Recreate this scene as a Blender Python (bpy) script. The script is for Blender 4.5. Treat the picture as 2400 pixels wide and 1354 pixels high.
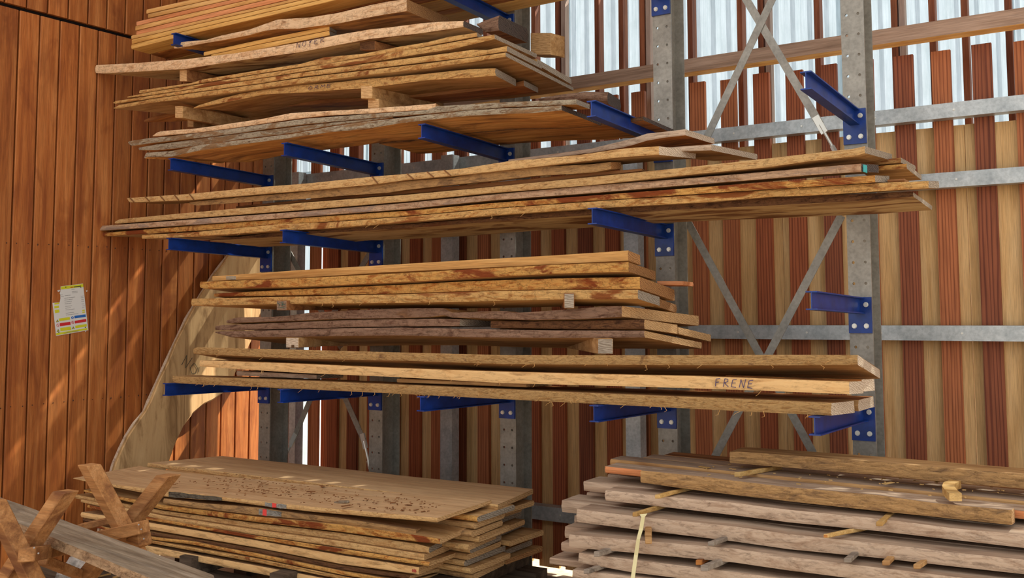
import bpy, bmesh, math, random
import numpy as np
from mathutils import Vector, noise
random.seed(7)
S = bpy.context.scene
COL = S.collection
for o in list(bpy.data.objects): bpy.data.objects.remove(o)
# ------------------------------------------------------------------ camera
F, YAW, PIT, ROL = 2174.2, -0.5152, 0.0717, -0.0106
CX, CY = 1439.8, 558.6
CAM = np.array([1.129, -4.4005, -1.3899])
def _axes():
    cy, sy = math.cos(YAW), math.sin(YAW); cp, sp = math.cos(PIT), math.sin(PIT)
    w = np.array([sy*cp, cy*cp, sp]); r = np.array([cy, -sy, 0.0]); u = np.cross(r, w)
    return r*math.cos(ROL)+u*math.sin(ROL), -r*math.sin(ROL)+u*math.cos(ROL), w
R_, U_, W_ = _axes()
def ray(x, y): return W_ + R_*(x-CX)/F - U_*(y-CY)/F
def on(x, y, ax, v):
    d = ray(x, y); i = 'XYZ'.index(ax); return CAM + d*((v-CAM[i])/d[i])
def dep(x, y, z): return CAM + ray(x, y)*z
cd = bpy.data.cameras.new('camera'); cam = bpy.data.objects.new('camera', cd); COL.objects.link(cam)
cd.sensor_width = 36; cd.lens = F/2400*36
cd.shift_x = (1200-CX)/2400; cd.shift_y = (CY-677)/2400
cd.clip_start = 0.05; cd.clip_end = 200
from mathutils import Matrix
M = Matrix(((R_[0], U_[0], -W_[0], CAM[0]), (R_[1], U_[1], -W_[1], CAM[1]), (R_[2], U_[2], -W_[2], CAM[2]), (0, 0, 0, 1)))
cam.matrix_world = M
S.camera = cam
# ------------------------------------------------------------------ world, sun, exposure
wd = bpy.data.worlds.new('sky'); S.world = wd; wd.use_nodes = True
nt = wd.node_tree; bg = nt.nodes['Background']
bg.inputs[0].default_value = (0.95, 0.97, 1.0, 1); bg.inputs[1].default_value = 1.7
sl = bpy.data.lights.new('sun', 'SUN'); sl.energy = 15.0; sl.angle = math.radians(0.6); sl.color = (1.0, 0.93, 0.82)
so = bpy.data.objects.new('sun', sl); COL.objects.link(so)
so.rotation_euler = Vector((-0.30, -0.56, -0.80)).to_track_quat('-Z', 'Y').to_euler(); so.location = (3, 6, 8)
S.view_settings.view_transform = 'Standard'; S.view_settings.look = 'None'
S.view_settings.gamma = 1; S.view_settings.use_curve_mapping = False
S.view_settings.exposure = -0.22
# ------------------------------------------------------------------ materials
def lin(c):
    return tuple(((v/255)/12.92 if v/255 <= .04045 else ((v/255+.055)/1.055)**2.4) for v in c)+(1,)
class NT:
    def __init__(s, name):
        s.m = bpy.data.materials.new(name); s.m.use_nodes = True; s.t = s.m.node_tree
        s.b = s.t.nodes['Principled BSDF']; s.o = s.t.nodes['Material Output']
    def n(s, k, **kw):
        q = s.t.nodes.new(k)
        for a, v in kw.items(): setattr(q, a, v)
        return q
    def l(s, a, b): s.t.links.new(a, b)
    def coords(s, sc, rnd=True, src='Object'):
        tc = s.n('ShaderNodeTexCoord'); mp = s.n('ShaderNodeMapping')
        mp.inputs['Scale'].default_value = sc; s.l(tc.outputs[src], mp.inputs[0])
        if rnd:
            oi = s.n('ShaderNodeObjectInfo'); cb = s.n('ShaderNodeCombineXYZ')
            mu = s.n('ShaderNodeMath', operation='MULTIPLY'); mu.inputs[1].default_value = 37.0
            s.l(oi.outputs['Random'], mu.inputs[0])
            for i in range(3): s.l(mu.outputs[0], cb.inputs[i])
            s.l(cb.outputs[0], mp.inputs['Location'])
        return mp.outputs[0]
    def ramp(s, fac, stops):
        r = s.n('ShaderNodeValToRGB'); e = r.color_ramp.elements
        while len(e) < len(stops): e.new(.5)
        for el, (p, c) in zip(e, stops): el.position = p; el.color = lin(c) if len(c) == 3 else c
        s.l(fac, r.inputs[0]); return r.outputs[0]
    def noise(s, v, sc, det=4, rough=.55, dist=0.0):
        q = s.n('ShaderNodeTexNoise'); q.inputs['Scale'].default_value = sc; q.inputs['Detail'].default_value = det
        q.inputs['Roughness'].default_value = rough; q.inputs['Distortion'].default_value = dist
        s.l(v, q.inputs['Vector']); return q.outputs['Fac']
    def mix(s, f, a, b, mode='MIX'):
        q = s.n('ShaderNodeMix', data_type='RGBA', blend_type=mode)
        if isinstance(f, float): q.inputs[0].default_value = f
        else: s.l(f, q.inputs[0])
        for i, c in ((6, a), (7, b)):
            if isinstance(c, tuple): q.inputs[i].default_value = lin(c) if len(c) == 3 else c
            else: s.l(c, q.inputs[i])
        return q.outputs[2]
    def bump(s, h, st, dist=.01):
        q = s.n('ShaderNodeBump'); q.inputs['Strength'].default_value = st; q.inputs['Distance'].default_value = dist
        s.l(h, q.inputs['Height']); s.l(q.outputs[0], s.b.inputs['Normal'])
    def vary(s, col, amt=.25):
        oi = s.n('ShaderNodeObjectInfo'); mr = s.n('ShaderNodeMapRange')
        mr.inputs[3].default_value = 1-amt; mr.inputs[4].default_value = 1+amt*.6; s.l(oi.outputs['Random'], mr.inputs[0])
        h = s.n('ShaderNodeHueSaturation'); s.l(mr.outputs[0], h.inputs['Value']); s.l(col, h.inputs['Color'])
        return h.outputs[0]
MC = {}
def wood(name, light, mid, dark, stain=None, axis='X', knots=False, rough=.75, vary=.12, gscale=1.0, stain_amt=.5):
    """sawn timber: stretched fibre grain, broad streaks, optional stain"""
    if name in MC: return MC[name]
    t = NT(name)
    st = {'X': (.55, 9, 9), 'Y': (9, .55, 9), 'Z': (9, 9, .55)}[axis]
    v = t.coords(tuple(a*gscale for a in st))
    a = t.noise(v, 2.2, 5, .6, .9)
    col = t.ramp(a, [(.28, dark), (.48, mid), (.68, light)])
    v2 = t.coords({'X': (2, 60, 60), 'Y': (60, 2, 60), 'Z': (60, 60, 2)}[axis])
    b = t.noise(v2, 3.0, 3, .7)
    fine = t.ramp(b, [(.25, (150, 150, 150)), (.6, (255, 255, 255))])
    col = t.mix(.55, col, fine, 'MULTIPLY')
    if stain:
        v3 = t.coords({'X': (1.1, 4, 4), 'Y': (4, 1.1, 4), 'Z': (4, 4, 1.1)}[axis])
        c = t.noise(v3, 1.6, 4, .6, 1.2)
        f = t.ramp(c, [(.5, (0, 0, 0)), (.5+.3*stain_amt+.02, (255, 255, 255))])
        col = t.mix(f, col, stain)
    if knots:
        v4 = t.coords({'X': (1.2, 5, 5), 'Y': (5, 1.2, 5), 'Z': (5, 5, 1.2)}[axis])
        w = t.n('ShaderNodeTexVoronoi'); w.inputs['Scale'].default_value = 1.3; t.l(v4, w.inputs['Vector'])
        f = t.ramp(w.outputs['Distance'], [(.05, (255, 255, 255)), (.16, (0, 0, 0))])
        col = t.mix(f, col, dark)
    col = t.vary(col, vary)
    t.l(col, t.b.inputs['Base Color']); t.b.inputs['Roughness'].default_value = rough
    t.b.inputs['Specular IOR Level'].default_value = .25
    t.bump(b, .35, .004)
    MC[name] = t.m; return t.m
def bark(name, light, mid, dark, spot=None, sc=1.0, bstr=1.0, vary=.1, cover=.5, crack=.4):
    """waney / bark edge: torn flaky patches"""
    if name in MC: return MC[name]
    t = NT(name)
    v = t.coords((3.2*sc, 8*sc, 13*sc))
    a = t.noise(v, 2.0, 8, .68, 1.6)
    col = t.ramp(a, [(.26, dark), (.39, mid), (.50, light), (.72, light)])
    v2 = t.coords((9*sc, 30*sc, 40*sc)); b = t.noise(v2, 2.2, 6, .75, .6)
    col = t.mix(.62, col, t.ramp(b, [(.32, (112, 98, 88)), (.5, (255, 255, 255))]), 'MULTIPLY')
    v5 = t.coords((14*sc, 30*sc, 9*sc)); w = t.n('ShaderNodeTexVoronoi', feature='DISTANCE_TO_EDGE')
    w.inputs['Scale'].default_value = 1.0; w.inputs['Randomness'].default_value = 1.0
    ad = t.n('ShaderNodeVectorMath', operation='ADD'); nz = t.n('ShaderNodeTexNoise'); nz.inputs['Scale'].default_value = 3
    t.l(v5, nz.inputs['Vector']); t.l(v5, ad.inputs[0]); t.l(nz.outputs['Color'], ad.inputs[1]); t.l(ad.outputs[0], w.inputs['Vector'])
    ck = t.ramp(w.outputs['Distance'], [(.0, (140, 118, 100)), (.04, (255, 255, 255))])
    if crack: col = t.mix(float(crack), col, ck, 'MULTIPLY')
    if spot:
        v3 = t.coords((.9*sc, 2*sc, 3*sc)); c = t.noise(v3, 2.2, 5, .65, 1.0)
        f = t.ramp(c, [(cover, (0, 0, 0)), (cover+.07, (255, 255, 255))])
        sp = t.mix(b, spot, dark)
        col = t.mix(f, col, sp)
    col = t.vary(col, vary)
    t.l(col, t.b.inputs['Base Color']); t.b.inputs['Roughness'].default_value = .85
    t.b.inputs['Specular IOR Level'].default_value = .2
    ma = t.n('ShaderNodeMath', operation='ADD'); t.l(a, ma.inputs[0]); t.l(b, ma.inputs[1])
    t.bump(ma.outputs[0], bstr, .012)
    MC[name] = t.m; return t.m
def endgrain(name, light, dark, ring=1.0):
    if name in MC: return MC[name]
    t = NT(name)
    v = t.coords((6, 16, 40))
    w = t.n('ShaderNodeTexWave', wave_type='BANDS', bands_direction='DIAGONAL'); w.inputs['Scale'].default_value = 1.6*ring
    w.inputs['Distortion'].default_value = 8; w.inputs['Detail'].default_value = 3; t.l(v, w.inputs['Vector'])
    col = t.ramp(w.outputs['Fac'], [(.2, dark), (.6, light)])
    b = t.noise(v, 6, 4, .7)
    col = t.mix(.5, col, t.ramp(b, [(.3, (150, 145, 140)), (.6, (255, 255, 255))]), 'MULTIPLY')
    col = t.vary(col, .12)
    t.l(col, t.b.inputs['Base Color']); t.b.inputs['Roughness'].default_value = .85; t.bump(b, .4, .004)
    MC[name] = t.m; return t.m
def flat(name, col, rough=.6, metal=0.0, spec=.3, nz=0, emit=None):
    if name in MC: return MC[name]
    t = NT(name); c = lin(col)
    t.b.inputs['Base Color'].default_value = c; t.b.inputs['Roughness'].default_value = rough
    t.b.inputs['Metallic'].default_value = metal; t.b.inputs['Specular IOR Level'].default_value = spec
    if nz:
        v = t.coords((1, 1, 1)); a = t.noise(v, 14, 5, .6)
        k = tuple(int(q*(1-nz)) for q in col)
        t.l(t.ramp(a, [(.3, k), (.65, col)]), t.b.inputs['Base Color'])
    MC[name] = t.m; return t.m
def ringwood(name, light, dark, vary=.15):
    """softwood slat with strong vertical growth rings"""
    if name in MC: return MC[name]
    t = NT(name)
    v = t.coords((7, 4, .35))
    w = t.n('ShaderNodeTexWave', wave_type='BANDS', bands_direction='X'); w.inputs['Scale'].default_value = 2.6
    w.inputs['Distortion'].default_value = 9; w.inputs['Detail'].default_value = 2.0; w.inputs['Detail Scale'].default_value = .6
    t.l(v, w.inputs['Vector'])
    col = t.ramp(w.outputs['Fac'], [(.0, dark), (.45, light)])
    b = t.noise(t.coords((30, 30, 1.2)), 3, 3, .6)
    col = t.mix(.5, col, t.ramp(b, [(.3, (160, 150, 145)), (.6, (255, 255, 255))]), 'MULTIPLY')
    col = t.vary(col, vary)
    t.l(col, t.b.inputs['Base Color']); t.b.inputs['Roughness'].default_value = .7; t.bump(b, .2, .003)
    t.b.inputs['Specular IOR Level'].default_value = .25
    MC[name] = t.m; return t.m
def galv(name, a, b, rough=.45, metal=.55):
    if name in MC: return MC[name]
    t = NT(name); v = t.coords((1, 1, 1)); n1 = t.noise(v, 9, 5, .65); n2 = t.noise(v, 60, 2)
    col = t.ramp(n1, [(.3, a), (.65, b)])
    col = t.mix(.3, col, t.ramp(n2, [(.35, (170, 170, 170)), (.6, (255, 255, 255))]), 'MULTIPLY')
    t.l(col, t.b.inputs['Base Color']); t.b.inputs['Metallic'].default_value = metal; t.b.inputs['Roughness'].default_value = rough
    MC[name] = t.m; return t.m
# face / edge / end palettes
W_tan = wood('sawn_tan_wood', (214, 172, 118), (190, 146, 92), (150, 106, 62), (128, 84, 46), stain_amt=.9)
W_pale = wood('pale_planed_wood', (226, 178, 112), (210, 158, 92), (182, 128, 68), vary=.06)
W_yel = wood('planed_yellow_wood', (232, 184, 108), (220, 168, 92), (196, 138, 66), vary=.06)
W_pink = wood('planed_pinkish_wood', (222, 152, 104), (208, 134, 84), (186, 112, 66), vary=.05)
W_org = wood('orange_heartwood', (212, 146, 78), (186, 116, 56), (128, 72, 36), (84, 48, 30), stain_amt=.7)
W_stn = wood('stained_pale_wood', (222, 190, 138), (208, 172, 118), (178, 136, 84), (128, 84, 46), stain_amt=.3)
W_gry = wood('weathered_pinkish_grey_wood', (198, 174, 148), (180, 152, 126), (150, 122, 98), (130, 106, 86), stain_amt=.8)
W_old = wood('weathered_grey_board', (176, 160, 138), (150, 132, 108), (112, 94, 74), (92, 80, 66), stain_amt=.8)
W_dust = wood('sawdust_covered_wood', (216, 178, 132), (207, 166, 119), (190, 147, 101), vary=.05)
W_und = wood('orange_streaked_slab_wood', (232, 176, 104), (212, 148, 78), (150, 94, 50), (108, 68, 42), stain_amt=.6)
W_brn = wood('brown_wood', (176, 122, 74), (146, 94, 52), (104, 62, 34), vary=.12)
W_tre = wood('trestle_wood', (196, 144, 92), (172, 118, 68), (130, 84, 46), (112, 68, 38), knots=True, vary=.15)
E_flk = bark('flaky_tan_edge', (232, 182, 112), (204, 142, 76), (140, 84, 42), (164, 92, 44), sc=1.0, cover=.56)
E_org = bark('flaky_orange_edge', (236, 178, 98), (206, 130, 60), (138, 72, 34), (158, 76, 34), sc=1.0, cover=.52)
E_tan = bark('rough_tan_edge', (216, 174, 116), (194, 146, 90), (140, 96, 56), sc=1.3, bstr=.6, crack=.25)
E_rgh = bark('hairy_sawn_edge', (222, 176, 114), (198, 148, 88), (144, 100, 58), (150, 112, 80), sc=1.8, cover=.62, crack=.1)
E_pnk = bark('pinkish_bark_edge', (212, 174, 138), (186, 142, 106), (132, 94, 66), (196, 174, 156), sc=1.0, cover=.55)
E_wal = bark('walnut_sap_edge', (224, 188, 146), (202, 158, 114), (146, 104, 70), sc=.8, bstr=.5)
E_drk = bark('dark_bark_edge', (128, 88, 56), (92, 60, 38), (52, 34, 26), (150, 86, 44), sc=1.3, cover=.6)
E_prp = bark('dark_purplish_bark_edge', (156, 122, 98), (122, 88, 68), (70, 50, 40), (180, 132, 92), sc=.8, cover=.62)
E_lic = bark('lichen_bark_edge', (196, 180, 152), (148, 120, 92), (72, 54, 44), (206, 160, 110), sc=1.7, cover=.52)
E_gry = bark('dusty_grey_edge', (194, 168, 142), (176, 148, 122), (148, 118, 94), sc=.7, crack=0, bstr=.3, vary=.06)
E_brn = bark('rough_brown_grey_edge', (200, 156, 102), (168, 130, 88), (108, 86, 66), sc=.9, crack=.15)
E_col = bark('smooth_cream_edge', (224, 182, 124), (214, 168, 110), (184, 136, 84), sc=.5, crack=0, bstr=.15, vary=.05)
N_gry = endgrain('grey_end_grain', (174, 160, 140), (140, 124, 104))
N_tan = endgrain('tan_end_grain', (212, 170, 116), (186, 142, 90))
N_drk = endgrain('dark_end_grain', (96, 82, 72), (58, 48, 44))
N_wht = endgrain('pale_end_grain', (220, 200, 174), (190, 166, 138))
N_brn = endgrain('brown_end_grain', (184, 134, 80), (150, 102, 58))
G_up = galv('galvanised_upright_steel', (132, 127, 116), (158, 153, 141), metal=.3)
G_rail = galv('galvanised_girt_steel', (158, 164, 164), (196, 200, 198), rough=.4, metal=.35)
G_bolt = flat('zinc_bolt', (215, 212, 200), .35, .5)
M_blue = flat('blue_powder_coat', (8, 54, 134), .38, 0, .5, nz=.25)
M_ink = flat('marker_ink', (70, 52, 74), .8)
M_red = flat('red_marker_paint', (226, 74, 66), .7)
# ------------------------------------------------------------------ object helpers
CNT = [0]
def link(name, me, mats=None, parent=None, kind=None):
    o = bpy.data.objects.new(name, me); COL.objects.link(o)
    if mats:
        for m in (mats if isinstance(mats, (list, tuple)) else [mats]): me.materials.append(m)
    if parent: o.parent = parent
    if kind: o['kind'] = kind
    return o
def mesh(name, vs, fs, mi=None, smooth=False):
    me = bpy.data.meshes.new(name); me.from_pydata([tuple(v) for v in vs], [], fs)
    if mi: me.polygons.foreach_set('material_index', mi)
    if smooth: me.polygons.foreach_set('use_smooth', [True]*len(me.polygons))
    me.update(); return me
def tag(o, label, cat, group=None):
    o['label'] = label; o['category'] = cat
    if group: o['group'] = group
    return o
def recenter(o):
    """put the origin of a top-level mesh at its base centre"""
    me = o.data; n = len(me.vertices); a = np.empty(n*3); me.vertices.foreach_get('co', a); a = a.reshape(-1, 3)
    c = np.array([(a[:, 0].min()+a[:, 0].max())/2, (a[:, 1].min()+a[:, 1].max())/2, a[:, 2].min()])
    a -= c; me.vertices.foreach_set('co', a.ravel()); me.update(); o.location = c; return c
def box(x0, x1, y0, y1, z0, z1):
    vs = [(x, y, z) for x in (x0, x1) for y in (y0, y1) for z in (z0, z1)]
    return vs, [(0, 1, 3, 2), (4, 6, 7, 5), (0, 4, 5, 1), (2, 3, 7, 6), (0, 2, 6, 4), (1, 5, 7, 3)]
class MB:
    def __init__(s): s.v = []; s.f = []; s.m = []
    def add(s, vs, fs, mi=0):
        n = len(s.v); s.v += list(vs); s.f += [tuple(i+n for i in f) for f in fs]; s.m += [mi]*len(fs); return s
    def box(s, *a, mi=0): return s.add(*box(*a), mi)
    def prism(s, poly, d, mi=0):
        """poly: list of 3d points, extruded by vector d"""
        n = len(poly); d = np.array(d, float); P = [np.array(p, float) for p in poly]
        vs = P+[p+d for p in P]
        fs = [tuple(range(n)), tuple(range(2*n-1, n-1, -1))]+[(i, i+n, (i+1) % n+n, (i+1) % n) for i in range(n)]
        return s.add(vs, fs, mi)
    def bar(s, a, b, w, t, up=(0, 0, 1), mi=0, ends=None):
        """rectangular bar a->b, width w along side, thickness t along up'"""
        a = Vector(a); b = Vector(b); d = (b-a).normalized(); sd = d.cross(Vector(up)).normalized(); u = sd.cross(d)
        vs = [p+sd*(i*w/2)+u*(j*t/2) for p in (a, b) for i in (-1, 1) for j in (-1, 1)]
        fs = [(0, 2, 3, 1), (4, 5, 7, 6), (0, 1, 5, 4), (2, 6, 7, 3), (0, 4, 6, 2), (1, 3, 7, 5)]
        n = len(s.v); s.v += vs; s.f += [tuple(i+n for i in f) for f in fs]
        s.m += [mi if ends is None else ends]*2+[mi]*4; return s
    def cyl(s, a, b, r, k=8, mi=0, r2=None):
        a = Vector(a); b = Vector(b); d = (b-a).normalized()
        u = d.orthogonal().normalized(); w = d.cross(u); r2 = r if r2 is None else r2
        vs = [a+(u*math.cos(2*math.pi*i/k)+w*math.sin(2*math.pi*i/k))*r for i in range(k)]
        vs += [b+(u*math.cos(2*math.pi*i/k)+w*math.sin(2*math.pi*i/k))*r2 for i in range(k)]
        fs = [tuple(range(k-1, -1, -1)), tuple(range(k, 2*k))]+[(i, (i+1) % k, (i+1) % k+k, i+k) for i in range(k)]
        return s.add(vs, fs, mi)
    def obj(s, name, mats, parent=None, kind=None, smooth=False):
        me = mesh(name, s.v, s.f, s.m, smooth)
        bm = bmesh.new(); bm.from_mesh(me); bmesh.ops.recalc_face_normals(bm, faces=bm.faces); bm.to_mesh(me); bm.free()
        return link(name, me, mats, parent, kind)
TILT = 0.034
def board_mesh(secs, w, mats, name='board', dL=0.0, dR=0.0, tilt=0.0, dzR=None, wav=0.008, bev=.0028, nz=.002, wR=None, seed=0, step=.07, edge='live', plume=0):
    """secs: (X, zt, zb, yf) along the front edge. Builds one closed live-edge board."""
    secs = sorted(secs, key=lambda q: q[0])
    X0, X1 = secs[0][0], secs[-1][0]; L = X1-X0
    xs = sorted(set([q[0] for q in secs]+[X0+L*i/max(2, int(L/step)) for i in range(max(2, int(L/step))+1)]))
    xo = [xs[0]]
    for x in xs[1:]:
        if x-xo[-1] > .012 or x == xs[-1]: xo.append(x)
    xs = xo
    A = np.array(secs); zt = np.interp(xs, A[:, 0], A[:, 1]); zb = np.interp(xs, A[:, 0], A[:, 2]); yf = np.interp(xs, A[:, 0], A[:, 3])
    wR = w if wR is None else wR
    vs = []; ns = len(xs)
    prof = 12
    for i, x in enumerate(xs):
        u = (x-X0)/L if L else 0; W = w+(wR-w)*u
        t = max(zt[i]-zb[i], .004)
        wv = lambda k, sc: noise.noise(Vector((x*sc, seed*3.1+k, k*1.7)))
        fy = wv(1, 1.6)*wav+wv(2, 5)*wav*.35
        by = wv(3, 1.3)*wav*2.5
        def z_at(yy, z): return z-tilt*yy if dzR is None else z+dzR*yy/max(W, .01)
        ring = []
        b = bev if edge == 'live' else .0015
        n1 = lambda k: wv(k, 14)*nz
        fr = [(fy*0+b, zt[i]-.0), (0+n1(4), zt[i]-t*.18), (fy*.3-b*.4+n1(5)*1.5, zt[i]-t*.5), (n1(6), zt[i]-t*.82), (b, zb[i]+.0)]
        bt = [(W*.33, zb[i]), (W*.66, zb[i])]
        bk = [(W+by-b, zb[i]), (W+by, zb[i]+t*.5), (W+by-b, zt[i])]
        tp = [(W*.66, zt[i]), (W*.33, zt[i])]
        for (yy, z) in fr+bt+bk+tp:
            T = yy/max(W, .01)
            X = x+T*(dL*(1-u)+dR*u)
            if i in (0, ns-1) and nz: X += wv(9+yy*40+z*60, 9)*.004
            ring.append((X, yf[i]+yy, z_at(yy, z)))
        vs += ring
    fs = []; mi = []
    for i in range(ns-1):
        for j in range(prof):
            a = i*prof+j; b = i*prof+(j+1) % prof
            fs.append((a, b, b+prof, a+prof)); mi.append(1 if j in (0, 1, 2, 3) or j in (7, 8) else 0)
    fs.append(tuple(range(prof-1, -1, -1))); mi.append(2)
    fs.append(tuple(range((ns-1)*prof, ns*prof))); mi.append(2)
    me = mesh(name, vs, fs, mi)
    return me
ALL = {}
def board(key, label, pts, yf, w=.3, R=None, wl=None, yfR=None, m=(W_tan, E_tan, N_tan), name='board', group=None, cat='board', dL=None, dR=0.0, tilt=TILT, xext=0, **kw):
    """front edge points are image measurements carried onto the board's own vertical plane yf..yfR"""
    yfR = yf if yfR is None else yfR
    secs = []; x0, x1 = pts[0][0], pts[-1][0]
    for p in pts:
        u = (p[0]-x0)/max(1, x1-x0); y = yf+(yfR-yf)*u
        a = on(p[0], p[1], 'Y', y); b = on(p[0], p[2], 'Y', y)
        g_ = min(.0022, (a[2]-b[2])*.08); secs.append(((a[0]+b[0])/2, a[2]-g_, b[2]+g_*.3, y))
    if xext:
        l = secs[-1]; secs.append((l[0]+xext, l[1], l[2], l[3]))
    dz = None
    if R:
        P = on(R[0], R[1], 'Y', yfR+R[2]); e = secs[-1]
        dR = P[0]-e[0]; dz = min(P[2]-e[2], .012); w = R[2]
        print('board %s dR %.3f dz %.3f w %.2f thick %.3f' % (key, dR, dz, w, e[1]-e[2]))
    if dL is None: dL = dR*.5
    CNT[0] += 1
    if wl: kw['wR'] = w; w = wl; dL = 0 if dL is None else dL
    me = board_mesh(secs, w, m, name, dL, dR, tilt, dz, seed=CNT[0], **kw)
    o = link(name, me, list(m)); recenter(o); tag(o, label, cat, group)
    ALL[key] = (o, secs, w); return o
def wboard(key, label, x0, x1, yf, w, zt, zb, dzr=0.0, m=(W_tan, E_tan, N_tan), name='board', group=None, cat='board', **kw):
    CNT[0] += 1
    secs = [(x0, zt, zb, yf), ((x0+x1)/2, zt+dzr/2, zb+dzr/2, yf), (x1, zt+dzr, zb+dzr, yf)]
    me = board_mesh(secs, w, m, name, seed=CNT[0], **kw)
    o = link(name, me, list(m)); recenter(o); tag(o, label, cat, group); ALL[key] = (o, secs, w); return o
def block(key, label, x0, x1, yt, yb, yf, ln, dx=0.0, dz=0.0, m=(W_tan, W_tan, N_tan), name='spacer_block', group=None, cat='block', pinch=0.0):
    """short squared timber running back into the stack; x0,x1,yt,yb: its front end face"""
    a = on(x0, yt, 'Y', yf); b = on(x1, yt, 'Y', yf); c = on(x1, yb, 'Y', yf); d = on(x0, yb, 'Y', yf)
    a = a+np.array([pinch, 0, 0])
    mb = MB(); f = [d, c, b, a]; D = np.array([dx, ln, dz])
    n = 4; vs = [p for k in range(n+1) for p in [q+D*(k/n)+np.array([random.uniform(-.002, .002), 0, random.uniform(-.001, .001)])*(1 if 0 < k < n else 0) for q in f]]
    fs = []; mi = []
    for k in range(n):
        for j in range(4):
            fs.append((k*4+j, k*4+(j+1) % 4, (k+1)*4+(j+1) % 4, (k+1)*4+j)); mi.append(0)
    fs += [(3, 2, 1, 0), (n*4, n*4+1, n*4+2, n*4+3)]; mi += [2, 2]
    me = mesh(name, vs, fs, mi); o = link(name, me, list(m))
    bm = bmesh.new(); bm.from_mesh(me); bmesh.ops.recalc_face_normals(bm, faces=bm.faces)
    bmesh.ops.bevel(bm, geom=[e for e in bm.edges if e.calc_length() > .0 and len(e.link_faces) == 2 and e.calc_face_angle(0) > .8], offset=.0025, segments=1, affect='EDGES')
    bm.to_mesh(me); bm.free()
    recenter(o); tag(o, label, cat, group); ALL[key] = (o, None, 0); return o
def pmesh_child(name, mb, mat, parent, label=None):
    """child mesh given in world coordinates"""
    L = Vector(parent.location)
    mb.v = [Vector(v)-L for v in mb.v]
    o = mb.obj(name, mat, parent)
    if label: o['label'] = label
    return o
FONT = {'N': [[(0, 0), (.08, 1), (.6, 0), (.75, 1.05)]], 'O': [[(.35, 1), (.05, .7), (.1, .2), (.4, 0), (.7, .3), (.65, .8), (.35, 1)]],
        'Y': [[(0, 1), (.25, .45), (.65, 1.05)], [(.65, 1.05), (.3, .2), (.2, -.3)]], 'E': [[(.65, 1), (.08, .9), (.0, .05), (.7, .0)], [(.02, .5), (.55, .55)]],
        'R': [[(.05, 0), (.1, 1), (.55, .95), (.6, .65), (.12, .5), (.8, .0)]], 'F': [[(.6, 1), (.05, .9), (.1, 0)], [(.07, .5), (.5, .55)]],
        'M': [[(0, 0), (.12, 1), (.4, .3), (.7, 1), (.8, 0)]], 'I': [[(.1, .7), (.15, 0)]], '+': [[(0, .5), (.6, .5)], [(.3, 0), (.3, 1)]]}
def ink(key, text, p0, p1, h, depth=.004, w=.0022, mat=None, Yf=None, label=None, plane=None, slant=.0):
    """hand lettering as thin strokes on the front edge of a board"""
    o, secs, _ = ALL[key]; mb = MB(); n = len(text)
    for i, ch in enumerate(text):
        u0 = i/n; cw = 1/n
        for st in FONT[ch]:
            P = []
            for (a, b) in st:
                u = u0+a*cw*.85
                px = p0[0]+(p1[0]-p0[0])*u+b*h*slant; py = p0[1]+(p1[1]-p0[1])*u-b*h
                if plane: q = on(px, py, plane[0], plane[1])
                else:
                    A = np.array(secs); y = float(np.mean(A[:, 3])); q = on(px, py, 'Y', y)
                    y = float(np.interp(q[0], A[:, 0], A[:, 3])); q = on(px, py, 'Y', y-depth)
                P.append(Vector(q))
            nrm = Vector((1, 0, 0)) if plane and plane[0] == 'X' else Vector((0, 1, 0))
            for a, b in zip(P, P[1:]): mb.bar(a, b, w, .0012, up=nrm)
    return pmesh_child('handwriting', mb, mat or M_ink, o, label)
exec_after = []
# ================================================================== SETTING
FLOOR = -3.12
XW = -5.0                                                   # inner face of the left wall
# floor
t = NT('concrete_floor'); v = t.coords((1, 1, 1), rnd=False); a = t.noise(v, 1.2, 8, .6); b = t.noise(v, 22, 4, .7)
c = t.mix(.5, t.ramp(a, [(.3, (158, 138, 112)), (.7, (206, 184, 152))]), t.ramp(b, [(.3, (150, 140, 130)), (.6, (255, 255, 255))]), 'MULTIPLY')
t.l(c, t.b.inputs['Base Color']); t.b.inputs['Roughness'].default_value = .9; t.bump(b, .3, .01)
fl = MB().box(-5.3, 9, -12, 1.0, FLOOR-.1, FLOOR).obj('floor', t.m, kind='structure')
t = NT('outdoor_gravel'); v = t.coords((1, 1, 1), rnd=False); a = t.noise(v, 30, 6, .7)
t.l(t.ramp(a, [(.3, (168, 162, 150)), (.7, (226, 222, 212))]), t.b.inputs['Base Color']); t.b.inputs['Roughness'].default_value = .95; t.bump(a, .4, .01)
MB().box(-14, 14, 1.02, 22, FLOOR-.14, FLOOR-.03).obj('outdoor_ground', t.m, kind='structure')
# unseen roof, added to block direct sun, cut short to light the floor
W_roof = wood('sun_blocking_roof_boards', (190, 150, 104), (166, 124, 80), (130, 92, 54), axis='Y')
cl = MB().box(-5.2, 6, -1.3, 1.35, 2.3, 2.36).obj('sun_blocking_ceiling', W_roof, kind='structure')
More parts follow.
